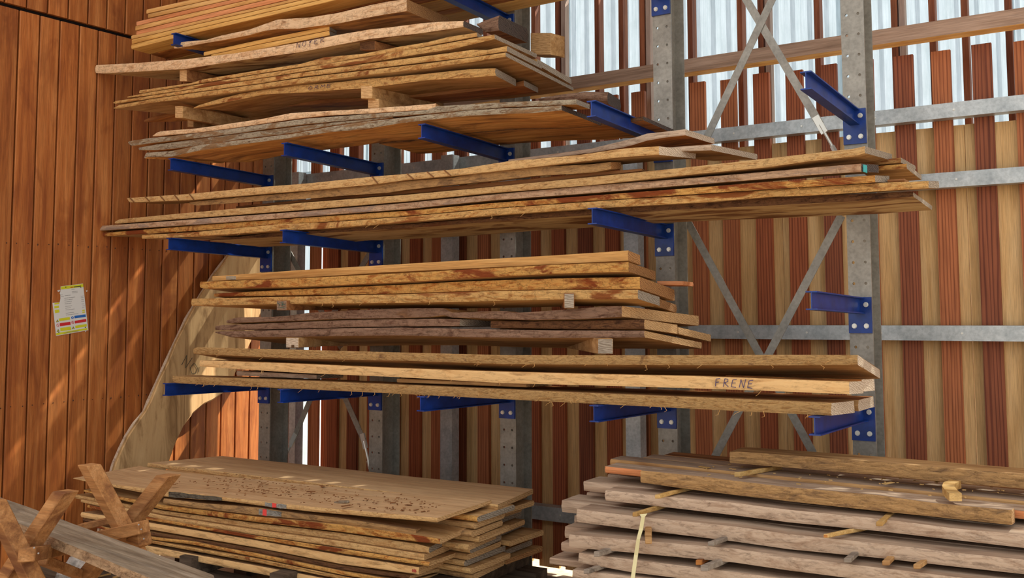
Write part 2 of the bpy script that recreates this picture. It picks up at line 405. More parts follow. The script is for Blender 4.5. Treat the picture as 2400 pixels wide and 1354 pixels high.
# left wall: vertical tongued planks, upper and lower course with a dark gap between
W_wall = wood('stained_wall_plank', (200, 127, 68), (176, 102, 48), (138, 72, 33), (122, 62, 28), axis='Z', knots=True, vary=.16, rough=.5, stain_amt=.9, gscale=.8)
M_dark = flat('dark_void', (22, 14, 10), .95)
wl = MB().box(-5.12, -5.032, -5.5, .98, FLOOR, 2.3).obj('wall_left', M_dark, kind='structure')
def plank(y0, y1, z0, z1):
    g = .0045; r = .004; d = .03
    poly = [(XW-d, y0+g, 0), (XW-r, y0+g, 0), (XW, y0+g+r, 0), (XW, y1-g-r, 0), (XW-r, y1-g, 0), (XW-d, y1-g, 0)]
    j = random.uniform(-.0015, .0015)
    o = MB().prism([(p[0]+j, p[1], z0) for p in poly], (0, 0, z1-z0)).obj('plank', W_wall, wl); return o
ye = [.065+.129*n for n in range(-42, 8)]
for a, b in zip(ye, ye[1:]):
    plank(a, min(b, .975), FLOOR+.01, .521)
yu = [.01+.1325*n for n in range(-38, 8)]
for a, b in zip(yu, yu[1:]):
    plank(a, min(b, .975), .549, 2.29)
# nail heads on the planks near the corner and a knot hole with a rusty screw
nb = MB()
for i, y in enumerate(ye):
    if y < -1.6 or y > .9: continue
    for z in (-.96, -1.98):
        for q in (.03, .10): nb.cyl((XW-.001, y+q, z+random.uniform(-.01, .01)), (XW+.0012, y+q, z), .0035, 6)
nb.obj('nail_heads', flat('rusty_nail', (70, 44, 30), .7), wl)
# back wall --------------------------------------------------------
t = NT('corrugated_sheet_clear'); v = t.coords((1.6, 1, .5), rnd=False); a = t.noise(v, 9, 6, .7)
v2 = t.coords((60, 1, 1.5), rnd=False); bb = t.noise(v2, 2.2, 4, .7)
col = t.mix(.6, t.ramp(a, [(.3, (194, 204, 208)), (.7, (216, 224, 230))]), t.ramp(bb, [(.3, (206, 214, 216)), (.62, (255, 255, 255))]), 'MULTIPLY')
tr = t.n('ShaderNodeBsdfTranslucent'); tp = t.n('ShaderNodeBsdfTransparent'); gl = t.n('ShaderNodeBsdfGlossy'); gl.inputs['Roughness'].default_value = .25
tr_c = t.mix(1.0, col, (176, 184, 188), 'MULTIPLY'); t.l(tr_c, tr.inputs[0]); t.l(col, tp.inputs[0]); df = t.n('ShaderNodeBsdfDiffuse'); t.l(tr_c, df.inputs[0])
m1 = t.n('ShaderNodeMixShader'); m1.inputs[0].default_value = .5; t.l(tr.outputs[0], m1.inputs[1]); t.l(tp.outputs[0], m1.inputs[2])
m2 = t.n('ShaderNodeMixShader'); m2.inputs[0].default_value = .12; t.l(m1.outputs[0], m2.inputs[1]); t.l(df.outputs[0], m2.inputs[2])
m3 = t.n('ShaderNodeMixShader'); m3.inputs[0].default_value = .06; t.l(m2.outputs[0], m3.inputs[1]); t.l(gl.outputs[0], m3.inputs[2])
t.l(m3.outputs[0], t.o.inputs[0]); M_poly = t.m
wb = bpy.data.objects.new('wall_back', None); COL.objects.link(wb); wb['kind'] = 'structure'; wb.location = (-1.4, .72, FLOOR)
WB = Vector(wb.location)
def wpart(name, mb, mat, smooth=False):
    mb.v = [Vector(v)-WB for v in mb.v]; return mb.obj(name, mat, wb, smooth=smooth)
# trapezoidal corrugated clear sheets above the boarding
prof = [(0, 0), (.035, 0), (.055, .03), (.085, .03), (.105, 0)]
x = -5.1; k = 0
while x < 2.6:
    n = 9; vs = []
    for i in range(n):
        for (dx, dy) in prof[:-1]: vs.append((x+i*.105+dx, .955+dy+(k % 2)*.004))
    vs.append((x+n*.105+.03, .955+(k % 2)*.004))
    P = [Vector((a, b, -.62)) for a, b in vs]+[Vector((a, b, .80)) for a, b in vs]
    m = len(vs); mb = MB(); mb.add(P, [(i, i+1, i+1+m, i+m) for i in range(m-1)]); wpart('corrugated_sheet', mb, M_poly); x += n*.105; k += 1
wpart('sun_blocking_cladding', MB().box(-5.1, 2.6, .86, .95, .785, 2.3), wood('sun_blocking_cladding_wood', (170, 130, 90), (150, 110, 74), (110, 78, 48), axis='X'))  # unseen boarding above the sheets, added to keep high sun off the interior
# red larch slats (pitch .205) and pale backing boards between them
RS = [ringwood('red_larch_slat', (168, 94, 58), (130, 66, 40)), ringwood('red_larch_slat_b', (178, 108, 68), (140, 78, 48)), ringwood('brown_larch_slat', (146, 84, 56), (110, 58, 40))]
W_crm = wood('pale_backing_board', (224, 186, 132), (212, 170, 114), (184, 140, 86), axis='Z', vary=.08, gscale=.7)
i = 0; x = -4.5
xs_red = [-4.505]+[-4.295+.2045*k for k in range(35)]
for i, x in enumerate(xs_red):
    w = .098+random.uniform(-.004, .006); x += random.uniform(-.003, .003)
    if abs(x-2.5) < .0: continue
    mb = MB().box(x, x+w, .72, .745, -3.05+random.uniform(-.02, .02), -.045+random.uniform(-.012, .012))
    wpart('slat', mb, random.choice(RS))
    if i == 0: continue
    y0 = .75; x2 = x+w-.02
    if i % 5 == 3:
        wpart('backing_board', MB().box(x2-.005, x2+.072, y0, y0+.022, -3.07, -.455), W_crm)
        wpart('backing_board', MB().box(x2+.075, x2+.155, y0, y0+.022, -3.06, -.455), W_crm)
    else:
        wpart('backing_board', MB().box(x2-.005, x2+.15, y0, y0+.022, -3.07+random.uniform(-.015, .02), -.455+random.uniform(-.005, .005)), W_crm)
wpart('backing_board', MB().box(-4.99, -4.83, .775, .797, -1.5, .4), W_crm); wpart('backing_board', MB().box(-4.42, -4.27, .775, .797, -3.05, -.455), RS[1]); wpart('slat', MB().box(-4.76, -4.69, .72, .745, -3.05, -.05), RS[0])  # first board, in the corner, is added to cut sun on the leaning slab
wpart('clear_strip', MB().add([(-4.675, .80, -3.05), (-4.585, .80, -3.05), (-4.585, .80, -.3), (-4.675, .80, -.3)], [(0, 1, 2, 3)]), M_poly)
# narrow battens standing behind the slats
B_dk = [wood('batten_brown', (150, 92, 62), (122, 70, 46), (90, 50, 34), axis='Z'), wood('batten_grey', (182, 160, 146), (160, 136, 122), (130, 108, 96), axis='Z')]
for i, x in enumerate([-2.30, -1.985, -1.80, -1.645, -1.30, -.965, -.83, -.48, -.035, .17, .34, .56, .78, 1.0, 1.2]+[-2.5-.21*k for k in range(10)]):
    wpart('batten', MB().box(x, x+.034, .86, .925, -.75, .785), B_dk[0])
    if i in (0, 3, 8, 6): wpart('batten', MB().box(x+.042, x+.075, .87, .92, -.75, .785), B_dk[1])
# timber beam
W_beam = wood('beam_timber', (186, 156, 134), (166, 136, 114), (134, 106, 86), knots=True, vary=0)
W_bo = wood('beam_underside_painted_glow', (240, 186, 104), (230, 168, 84), (200, 132, 56), vary=0)  # orange light on the beam's underside, painted into the timber colour
mb = MB().box(-4.95, 2.6, .60, .70, .0, .082)
ob = wpart('timber_beam', mb, [W_beam, W_bo])
for p in ob.data.polygons:
    if p.normal.z < -.5: p.material_index = 1
# galvanised C girts and short posts
def girt(z0, z1, y=.64):
    mb = MB(); x0, x1 = -4.96, 2.6; tt = .003
    mb.box(x0, x1, y, y+tt, z0, z1); mb.box(x0, x1, y+tt, y+.075, z1-tt, z1); mb.box(x0, x1, y+tt, y+.075, z0, z0+tt)
    g = wpart('girt', mb, G_rail)
    sc = MB()
    for k in range(18):
        q = -4.6+.41*k; sc.cyl((q, y-.004, (z0+z1)/2), (q, y, (z0+z1)/2), .006, 6)
    sc.v = [Vector(v)-WB for v in sc.v]; s = sc.obj('screw_heads', G_bolt, g)
for z0, z1 in ((-.43, -.352), (-.796, -.717), (-1.592, -1.514), (-2.76, -2.672)): girt(z0, z1)
for xp in (-3.054, -1.614, -4.53):
    mb = MB(); w, d, tt = (.10, .075, .003) if xp > -4 else (.07, .075, .003)
    mb.box(xp, xp+w, .56, .56+tt, FLOOR, -.343); mb.box(xp+w-tt, xp+w, .56+tt, .56+d, FLOOR, -.343); mb.box(xp, xp+tt, .56+tt, .56+d, FLOOR, -.343)
    wpart('steel_post', mb, G_rail)
# ================================================================== CANTILEVER RACK
rack = bpy.data.objects.new('cantilever_rack', None); COL.objects.link(rack); RK = Vector((-2.05, .08, FLOOR)); rack.location = RK
tag(rack, 'steel cantilever rack with galvanised perforated uprights and blue arms, loaded with sawn boards', 'rack')
SX = 1.0257
def rchild(name, mb, mat, parent=rack):
    off = RK if parent is rack else RK+Vector(parent.location)
    mb.v = [Vector(v)-off for v in mb.v]; return mb.obj(name, mat, parent)
def flange(mb, x0, x1, hx, y0, y1, k0, k1):
    """perforated front flange: one ring of quads round every hole"""
    r = .0072
    for k in range(k0, k1):
        zc = -.1*k; z0, z1 = zc-.05, zc+.05
        xm = (x0+x1)/2
        for (a, b, h) in ((x0, xm, hx[0]), (xm, x1, hx[1])):
            out = [(a, z0), (h, z0), (b, z0), (b, zc), (b, z1), (h, z1), (a, z1), (a, zc)]
            inn = [(h+r*math.cos(q), zc+r*math.sin(q)) for q in [math.radians(225+45*i) for i in range(8)]]
            vs = [(p[0], y, p[1]) for y in (y0, y1) for p in out+inn]
            fs = []
            for i in range(8):
                j = (i+1) % 8
                fs += [(i, j, 8+j, 8+i), (16+i, 24+i, 24+j, 16+j), (8+i, 8+j, 24+j, 24+i)]
            mb.add(vs, fs)
    zt, zb = -.1*k0+.05, -.1*(k1-1)-.05
    mb.add([(x0, y0, zb), (x0, y1, zb), (x0, y1, zt), (x0, y0, zt)], [(0, 1, 2, 3)]); mb.add([(x1, y0, zb), (x1, y1, zb), (x1, y1, zt), (x1, y0, zt)], [(0, 1, 2, 3)])
cols = [(c-5)*SX for c in range(1, 6)]
for X in cols:
    mb = MB(); flange(mb, X-.084, X+.027, (X-.0567, X), .0, .008, -9, 31)
    mb.box(X-.032, X-.025, .008, .152, -3.05, .95)
    mb.box(X-.084, X+.027, .152, .16, -3.05, .95)
    mb.box(X-.084, X+.027, .0, .16, -3.12, -3.05); mb.box(X-.12, X+.06, -.1, .2, -3.12, -3.09)
    rchild('upright', mb, G_up)
def hexbolt(mb, x, z, y=-.012, r=.0105):
    mb.cyl((x, y-.009, z), (x, y, z), r, 6); mb.cyl((x, y-.003, z), (x, y, z), r*1.15, 12)
def make_arm():
    mb = MB(); L = .75; xo = -.0283; fw, ft, wt, h = .048, .0055, .0045, .076
    zr, ztip = .033, .0585
    def sec(y, zt): return zt
    # web and flanges, rising slightly towards the tip
    for (a, b, c, d) in ((-fw/2, fw/2, 0, ft), (-wt/2, wt/2, ft, h-ft), (-fw/2, fw/2, h-ft, h)):
        vs = []
        for (y, zt) in ((-.012, zr), (-L, ztip)):
            vs += [(xo+a, y, zt-c), (xo+b, y, zt-c), (xo+b, y, zt-d), (xo+a, y, zt-d)]
        mb.add(vs, [(0, 1, 2, 3), (7, 6, 5, 4), (0, 4, 5, 1), (1, 5, 6, 2), (2, 6, 7, 3), (3, 7, 4, 0)])
    me_arm = mb
    pl = MB().box(-.084, .025, -.012, -.0005, -.134, .035)
    return me_arm, pl
arm0 = None
levels = {-3: (1, 3, 4), 5: (1, 2, 3, 4, 5), 10: (1, 2, 4), 14: (5,), 19: (1, 2, 3, 4, 5)}
for k, cs in levels.items():
    for c in cs:
        loc = Vector((cols[c-1], 0, -.1*k))
        if arm0 is None:
            ma, pl = make_arm(); a = ma.obj('arm', M_blue, rack); p = pl.obj('end_plate', M_blue, a)
            bb = MB(); hexbolt(bb, 0, 0); bm_ = bb.obj('bolt', G_bolt, a); meb = bm_.data
            bm_.location = (0, 0, 0); arm0 = (a, p, bm_)
            bl = [bm_]
        else:
            a = arm0[0].copy(); COL.objects.link(a); a.parent = rack
            p = arm0[1].copy(); COL.objects.link(p); p.parent = a
            bl = [bpy.data.objects.new('bolt', meb)]; COL.objects.link(bl[0]); bl[0].parent = a
        for (bx, bz) in ((-.0567, 0), (0, -.1), (-.0567, -.1)):
            q = bpy.data.objects.new('bolt', meb); COL.objects.link(q); q.parent = a; q.location = (bx, 0, bz)
        a.location = loc-RK
# flat diagonal braces with turnbuckles
def brace(p, q, Y=.17, w=.042, tb=None):
    a, b = on(p[0], p[1], 'Y', Y), on(q[0], q[1], 'Y', Y)
    mb = MB().bar(a, b, w, .004, up=(0, 1, 0)); o = rchild('diagonal_brace', mb, G_up)
    if tb:
        c = on(tb[0], tb[1], 'Y', Y); mb = MB(); d = Vector(c)-Vector(b); d.normalize(); b = Vector(b); c = Vector(c)
        mb.bar(b-d*.05, b+d*.05, .036, .012, up=(0, 1, 0)); mb.cyl(b, c, .008); mb.cyl(b+d*.13, b+d*.17, .013, 6); mb.cyl(c-d*.03, c, .014, 6)
        rchild('turnbuckle', mb, G_bolt)
brace((1735, -25), (1922, 292), .172, tb=(1958, 356))
brace((1821, -25), (1655, 325), .166)
brace((1612, 520), (1906, 1062), .172); brace((1972, 505), (1664, 1092), .166)
brace((664, 566), (800, 815), .172); brace((872, 585), (735, 810), .166)
brace((790, 890), (853, 1033), .172, tb=(868, 1098)); brace((747, 890), (687, 1030), .166, tb=(657, 1098))
for (a, b) in ((cols[3], cols[4]), (cols[0], cols[1]), (cols[1], cols[2]), (cols[2], cols[3])):
    for z in (.75, -2.98): rchild('tie_bar', MB().box(a+.03, b-.09, .09, .13, z, z+.05), G_up)
# ================================================================== BOARDS ON THE RACK
GT, GA, GB, GM, GD = ('planed planks on the top arms', 'rough boards on the second arms', 'long boards on the third arms', 'thick boards in the middle of the lowest load', 'long boards on the lowest rack arms')
# ---- top arms: planed planks
yT = -.665; K = dict(edge='sawn', wav=.001, nz=.0004)
for i, (lab, pts, mm) in enumerate([
    ('yellow planed plank at the bottom of the top stack, beside the blue arm tip', [(308, 104, 115), (445, 70, 80), (700, 11.5, 20.8)], W_yel),
    ('yellow planed plank second from the bottom of the top stack', [(309, 92, 103), (445, 60, 69.6), (700, 1.5, 11)], W_yel),
    ('yellow planed plank third from the bottom of the top stack, with a notched left end', [(308, 83, 91.5), (445, 53, 59.6), (700, -6, 1)], W_pale),
    ('pinkish orange planed plank in the middle of the top stack, between cream ones', [(320, 72, 82), (445, 41.7, 52.6), (700, -19, -7)], W_pink),
    ('cream planed plank directly above the pinkish one in the top stack', [(317.5, 61, 71.5), (445, 31, 41.3), (700, -28, -19.5)], W_pale),
    ('orange planed plank lying above the cream one in the top stack', [(320, 50, 60.5), (445, 21, 30.6), (700, -37, -28.5)], W_pink),
    ('short cream planed plank second from the top at the left end of the top stack', [(347, 32.5, 42), (445, 10, 20.5), (700, -46, -38)], W_pale),
    ('cream planed plank with a knot, uppermost at the left end of the top stack', [(343.7, 21.7, 31.7), (445, -1, 9.5), (700, -56, -47)], W_pale)]):
    w = .135 if i == 0 else .6
    board('T%d' % i, lab, pts, yT, w, m=(mm, mm, mm), name='planed_plank', group=GT, xext=1.75, dL=0, dR=0, cat='plank', **K)
s0 = ALL['T0'][1]
for j, (dy, mm) in enumerate(((.145, W_org), (.29, W_yel), (.435, W_org), (.5, W_yel))):
    secs = [(a+.02*j, b-TILT*dy, c-TILT*dy, y+dy) for a, b, c, y in s0]
    w = .135 if j < 2 else (.06 if j == 2 else .13)
    me = board_mesh(secs, w, None, 'planed_plank', tilt=TILT, seed=90+j, **K); o = link('planed_plank', me, [mm]*3); recenter(o)
    tag(o, ['orange planed plank beside the thick yellow one in the bottom layer of the top stack', 'middle yellow plank seen from below in the bottom layer of the top stack', 'narrow orange plank seen from below in the top stack, one in from the wall side', 'wall-side yellow plank in the bottom layer of the top stack'][j], 'plank', GT)
# ---- second arms
m_f = (W_tan, E_flk, N_gry); m_w = (W_stn, E_wal, N_drk)
board('A1', 'thick rough slab with a wavy bark edge, uppermost on the second arms', [(408, 108, 114), (415, 98.3, 113.5), (483, 92.5, 100.5), (517, 82.5, 95), (583, 68.3, 82.5), (620, 55, 72), (650, 44.7, 68), (700, 41.5, 67), (727, 39.7, 63), (792, 29, 55), (867, 11, 40), (905, 3, 33), (953, -3, 26)], -.70, R=(1053, 50, .40), m=(W_und, E_wal, N_brn), name='live_edge_slab', group=GA, cat='slab', wav=.012, dL=.25)
board('A2a', 'yellow pine plank tucked under the wavy slab, upper of two short ones', [(477.5, 121.5, 131), (600, 94.5, 104.6), (772, 59.8, 70.6)], -.66, R=(789.7, 75, .10), m=(W_yel, W_yel, N_gry), name='pine_plank', group=GA, cat='plank', **K)
board('A2b', 'lower yellow pine plank above the slab marked NOYER, under its twin', [(495, 127.5, 136), (600, 105, 117), (772, 71, 82.5)], -.66, R=(789.7, 81, .10), m=(W_yel, W_yel, N_gry), name='pine_plank', group=GA, cat='plank', **K)
board('A2c', 'reddish brown plank seen from below at the left, behind the upper rough slab', [(357, 121.5, 123.5), (470, 98, 102), (640, 66, 74), (800, 38, 46)], -.50, .32, m=(W_org, W_org, N_brn), name='plank', group=GA, cat='plank', dL=.12, tilt=.02)
board('A3', 'long pale slab with NOYER written on its edge and a black sawn right end', [(224, 151.7, 171), (240, 151, 172), (320, 146.7, 168), (433, 138, 161.5), (550, 124, 143), (700, 99, 122.5), (745, 90, 114), (792, 80.5, 105), (867, 67.7, 91), (913, 63, 86), (983, 53.7, 78), (1030, 50, 71), (1086, 47.8, 63)], -.73, R=(1133, 77, .2), wl=.55, m=(W_stn, E_wal, N_drk), name='live_edge_slab', group=GA, cat='slab', dL=.3)
ink('A3', 'NOYER', (694, 113), (764, 97.5), 13, .008, mat=M_ink, label='handwritten letters NOYER', slant=.1)
board('A4', 'short dark brown offcut with a grey sawn end, lying right of the NOYER slab', [(1118, 54, 60), (1135, 46, 75), (1168, 34, 70.5)], -.50, R=(1240, 95, .33), m=(W_brn, E_prp, N_drk), name='wood_offcut', group=GA, cat='offcut', bev=.01)
block('A4b', 'pale wedge-shaped offcut at the far right end of the second load', 1243, 1291, 77, 128, -.12, .1, .03, m=(W_tan, W_tan, N_tan), name='wood_offcut', cat='offcut', pinch=.0)
block('S1', 'short bearer block with a pale end, under the left part of the NOYER slab', 420.5, 438, 162, 191, -.70, .45, .02, m=(W_brn, W_brn, N_tan))
block('S2', 'dark rounded bearer block under the right part of the NOYER slab', 843, 879, 95.5, 117.5, -.70, .4, .05, m=(W_brn, W_brn, E_drk))
board('A5', 'thin pale waney board, uppermost of the fan of thin boards under the NOYER slab', [(326.7, 211, 219), (448, 194, 199), (470, 186, 195), (600, 164.6, 173.5), (706, 148.6, 157), (759.5, 133, 150), (848, 125.6, 134), (937, 108, 122), (1000, 98, 108), (1052, 85, 98), (1118, 75.5, 85.5)], -.71, R=(1137, 81, .12), m=m_f, name='waney_board', group=GA, dL=0)
board('A6', 'thin tan waney board second in the fan under the NOYER slab', [(298, 226, 229), (353, 215, 223), (470, 196, 205), (600, 174, 184.5), (706, 158, 168), (848, 134.5, 148), (1000, 108.5, 124), (1060, 98, 115), (1159, 79.6, 91)], -.725, R=(1258.5, 136.5, .42), m=m_f, name='waney_board', group=GA, dL=.02)
board('A7', 'thin waney board third in the fan, with a grey sawn right end', [(265, 240, 242), (270, 236, 243), (353, 223.5, 231), (470, 205.5, 214), (600, 185, 196.5), (706, 169, 180), (848, 149.5, 163), (1000, 130, 145), (1110, 115, 133), (1140, 116, 127), (1188, 106.5, 120)], -.735, R=(1271, 162, .40), m=m_f, name='waney_board', group=GA, dL=.02)
board('A8', 'wide thin board lowest in the fan, its underside showing at the right corner', [(267.5, 252, 255), (278, 245, 254), (353, 231.5, 241), (470, 214.5, 227), (600, 197, 209), (706, 181.5, 195), (848, 164.6, 177), (1000, 147, 161), (1100, 134, 146), (1185, 122, 132.4)], -.74, R=(1345, 213, .66), m=m_f, name='wide_board', group=GA, dL=.6)
board('A7r', 'grey-ended board behind the fan at its right end, upper of two', [(1240, 137, 152), (1259, 137, 152)], -.33, R=(1339, 198, .28), m=(W_tan, E_flk, N_gry), name='waney_board', group=GA, xext=.0)
board('A9', 'thick tan slab with ORME pencilled on its edge, hanging below the fan', [(453, 252.5, 254), (462, 246.7, 252.5), (512, 231, 243), (560, 219, 233.5), (620, 209, 221), (706, 198, 217), (800, 191, 210), (843, 185, 207.5), (900, 180.5, 201), (1000, 171.3, 187.6), (1100, 161, 182), (1161, 158.5, 177.5)], -.715, R=(1209, 188, .28), wl=.45, m=(W_tan, E_flk, N_gry), name='live_edge_slab', group=GA, cat='slab', dL=.3)
ink('A9', 'ORME', (722, 211), (780, 203), 8, .008, label='pencilled letters ORME', slant=.2)
board('A10', 'brown board seen from below behind the bearer blocks of the second load', [(338, 280, 287), (343, 277, 286), (412, 257, 268), (700, 235, 247), (1000, 214, 226), (1210, 191.5, 203), (1228, 187.5, 202)], -.42, R=(1262, 218, .2), m=(W_org, W_brn, N_gry), name='plank', group=GA, cat='plank', dL=.35)
block('S3', 'square bearer block with a pale end at the left, above the lichen-edged boards', 410, 428, 248, 276.5, -.70, .5, .02, m=(W_tan, W_brn, N_tan))
block('S4', 'small block standing behind and below the left bearer', 439, 453, 281, 298, -.5, .25, .0, m=(W_tan, W_brn, N_tan))
block('S5', 'long upper bearer block at the middle of the second load', 845.5, 872, 195.5, 231, -.715, .6, .0, m=(W_tan, W_tan, N_tan))
block('S6', 'small pinkish block with a chamfered end under the middle bearer', 862, 888, 231.5, 253.5, -.69, .35, .0, m=(W_tan, W_tan, N_tan))
m_l = (W_und, E_lic, N_drk)
board('A12', 'pale grey barked board with a rounded left end, topmost of the dark pile', [(359, 316, 319.5), (367, 309.5, 319), (378, 306, 318), (450, 301, 312), (500, 294.5, 306), (550, 286.7, 299.5), (617, 277, 289.5), (680, 264, 280), (760, 259.4, 271), (857, 254, 266.5), (1000, 243.5, 257), (1020.7, 241, 257)], -.74, R=(1031, 247, .1), wl=.35, m=(W_und, E_wal, N_tan), name='barked_board', group=GA, dL=.2)
board('A13', 'long grey barked board second in the dark pile, reaching the blue arm on the right', [(301, 331, 338), (308, 329, 342), (350, 322.5, 336), (400, 318.2, 330), (483, 308, 321), (550, 299.7, 313), (620, 289.7, 303), (715, 277, 291), (857, 266.8, 278), (1000, 257.2, 266.5), (1020, 248, 264.5), (1145, 240.5, 254), (1186, 238, 251), (1351, 231.7, 245)], -.742, R=(1382, 252, .17), wl=.35, m=(W_und, E_lic, N_gry), name='barked_board', group=GA, dL=.2)
board('A14', 'dark patchy barked board third in the dark pile, with white lichen', [(325, 345, 352), (367, 337.5, 352), (417, 331, 347), (483, 321.5, 338), (567, 311.5, 325.5), (683, 296.5, 312), (777, 286, 294), (860, 278.5, 283.5), (920, 272.5, 275.5)], -.735, .3, m=m_l, name='barked_board', group=GA, dL=.2)
board('A15', 'lowest front board of the dark pile, black-ended, resting on four blue arms', [(338, 367, 371), (342, 357, 368.5), (400, 353, 367), (467, 339, 352.5), (567, 326.5, 338), (683, 312.7, 323), (777, 295, 309), (850, 284.5, 303), (930, 276, 290), (1000, 267.5, 281), (1103, 257, 271), (1186, 252, 267), (1248, 250, 265), (1316, 246, 258.5)], -.74, .36, R=None, m=(W_und, E_lic, N_drk), name='barked_board', group=GA, dR=.0, dL=.3)
board('A16', 'dark brown curved slab end behind the blue arm, right end of the dark pile', [(1262, 229, 236), (1310, 219, 238), (1372, 212, 236), (1424, 213, 243)], -.36, R=(1455, 262, .26), m=(W_brn, E_prp, N_drk), name='live_edge_slab', group=GA, cat='slab', bev=.02)
secs = [(a, b-TILT*.38-.002, c-TILT*.38, y+.37) for a, b, c, y in ALL['A15'][1] if a > -3.0]; secs.append((-.98, secs[-1][1], secs[-1][2], -.37))
me = board_mesh(secs, .34, None, 'barked_board', tilt=TILT, seed=211, dR=.0, wav=.012); o = link('barked_board', me, [W_und, E_drk, N_drk]); recenter(o)
tag(o, 'orange-brown board on the wall side of the dark pile, seen from below past the arm', 'board', GA)
# ---- third arms
board('B9', 'broad board with dark bark edge and stained underside, lowest of the long boards', [(490.8, 561, 563.5), (560, 554, 560), (661.7, 541, 554.4), (750, 539, 546), (850, 530, 541), (1000, 521, 531.5), (1150, 507.5, 519.5), (1385, 489.5, 504), (1500, 481, 497), (1600, 475.7, 490.7), (1800, 462, 482), (2000, 453.2, 471.5), (2100, 448.5, 463), (2140, 449, 461)], -.60, .44, yfR=-.46, m=(W_stn, E_drk, N_gry), name='wide_board', group=GB, R=(2184, 492, .40), dL=0, wav=.02)
board('B8', 'long thin board just above the dark-edged one, its tip furthest right on the third arms', [(332.5, 550.5, 559.6), (450, 543, 555), (661.7, 524, 539.8), (750, 521, 536.5), (950, 506.8, 520.5), (1150, 488.5, 505), (1385, 471.3, 488.5), (1650, 453.8, 474), (1800, 443.8, 461.5), (1900, 437.8, 458), (2059, 427.4, 448), (2176, 422.3, 441)], -.70, .3, yfR=-.5, R=(2199, 441, .1), wl=.35, m=(W_tan, E_flk, N_gry), name='long_board', group=GB, dL=0)
board('B7', 'long tan grey-ended board, third from the bottom on the third arms', [(236.7, 545, 554), (470, 526.5, 540), (720, 508.5, 523), (950, 493, 506.5), (1150, 475, 488.3), (1385, 457, 471), (1650, 437, 453.5), (1800, 425.5, 443.6), (1900, 420, 437.5), (2051, 409.3, 427.2)], -.64, .3, yfR=-.55, R=(2084, 425, .14), wl=.4, m=(W_tan, E_org, N_gry), name='long_board', group=GB, dL=0)
board('B6', 'long pinkish-barked board whose right end is painted with a turquoise stripe', [(232, 537, 540.5), (238.7, 528.3, 540), (470, 511.7, 525.4), (720, 493.5, 507), (950, 474.5, 490), (1150, 455, 469.5), (1385, 434, 452.5), (1600, 417.5, 434.5), (1800, 400.8, 418.8), (1900, 391.8, 410), (2017.8, 382, 402.8)], -.66, .3, yfR=-.55, R=(2060, 404.5, .16), wl=.45, m=(W_tan, E_pnk, N_drk), name='long_board', group=GB, dL=0)
o, secs, w = ALL['B6']; xe = secs[-1]
pmesh_child('painted_stripe', MB().prism([(xe[0]+.004, xe[3]+.014, xe[2]+.001), (xe[0]+.010, xe[3]+.05, xe[2]-.001), (xe[0]+.010, xe[3]+.05, xe[1]-.003), (xe[0]+.004, xe[3]+.014, xe[1]-.003)], (.004, -.003, 0)), flat('turquoise_paint', (76, 176, 176), .6), o, 'turquoise paint stripe')
board('B5', 'long yellowish board lifted off the ones below, with a curved grey right end', [(270, 518, 524.2), (278.8, 512.7, 523.5), (470, 495, 509.6), (720, 473, 491), (950, 455.4, 472), (1150, 437, 452), (1385, 413.5, 433.8), (1600, 391.8, 411), (1800, 369.7, 391.8), (1900, 358.2, 377.5), (2000, 347, 366.5), (2026.7, 341, 359)], -.66, .32, yfR=-.58, R=(2092, 374, .36), m=(W_tan, E_tan, N_gry), name='long_board', group=GB, dL=0)
board('B4', 'thin brown strip board lying on the yellowish board, set back from its edge', [(553, 483, 487.5), (700, 468, 474.5), (950, 445.5, 455), (1200, 422, 433.5), (1385, 403.5, 414), (1504, 394.2, 400.8)], -.56, .25, m=(W_brn, W_brn, N_brn), name='thin_board', group=GB)
board('B3', 'smooth tan board with torn bark at both ends, above the brown strip', [(444, 474, 478), (460, 471, 482), (553, 462, 475.5), (615, 457, 471), (720, 448, 466), (800, 440, 459), (905, 429, 452), (950, 424, 445), (1060, 415, 433), (1150, 401.8, 424.4), (1244, 391, 413), (1385, 383.8, 404.6), (1431, 378.5, 396.3)], -.63, R=(1456, 394, .1), w=.3, m=(W_tan, E_brn, N_brn), name='waney_board', group=GB, dL=.1)
board('B2', 'long board with dark diagonal saw marks near its pointed left tip', [(298, 463.7, 466), (303, 463, 474.5), (444, 453.3, 469), (616, 436.7, 454.4), (720, 428.8, 446.5), (870, 413, 433), (950, 406.5, 422), (1080, 394, 410), (1200, 375.2, 397), (1254, 371.3, 391), (1358, 361.9, 379), (1448, 348.3, 369), (1490, 344.5, 366), (1544, 341.5, 363)], -.665, R=(1628, 370, .26), m=(W_tan, E_tan, N_wht), name='long_board', group=GB, dL=0)
mb = MB(); o, secs, w = ALL['B2']
for px in (306, 342, 377, 410, 445, 873, 955, 1002, 1042):
    A = np.array(secs); q = on(px, 460, 'Y', -.665); z1 = np.interp(q[0], A[:, 0], A[:, 1]); z0 = np.interp(q[0], A[:, 0], A[:, 2])
    mb.bar((q[0], -.671, z1), (q[0]+.045, -.671, z0), .006, .004, up=(0, 1, 0))
pmesh_child('saw_marks', mb, flat('dark_saw_mark', (126, 84, 48), .9), o)['kind'] = 'stuff'
board('B1b', 'right-hand of the raised boards, its thin pale end pointing to the lower right', [(1500, 349, 362), (1600, 341.8, 355), (1667, 337, 352.4)], -.50, R=(1775, 374, .42), m=(W_tan, E_gry, N_wht), name='waney_board', group=GB, dL=.2)
board('B1', 'raised wavy board arching above the others in front of the second upright from the right', [(1192, 373, 379), (1285, 361, 370), (1385, 347, 358), (1462, 328, 345), (1485, 322, 339), (1515, 311.9, 329.6), (1560, 307, 322), (1606, 301.5, 317)], -.42, R=(1672, 337, .28), m=(W_org, E_gry, N_wht), name='waney_board', group=GB, dL=.1)
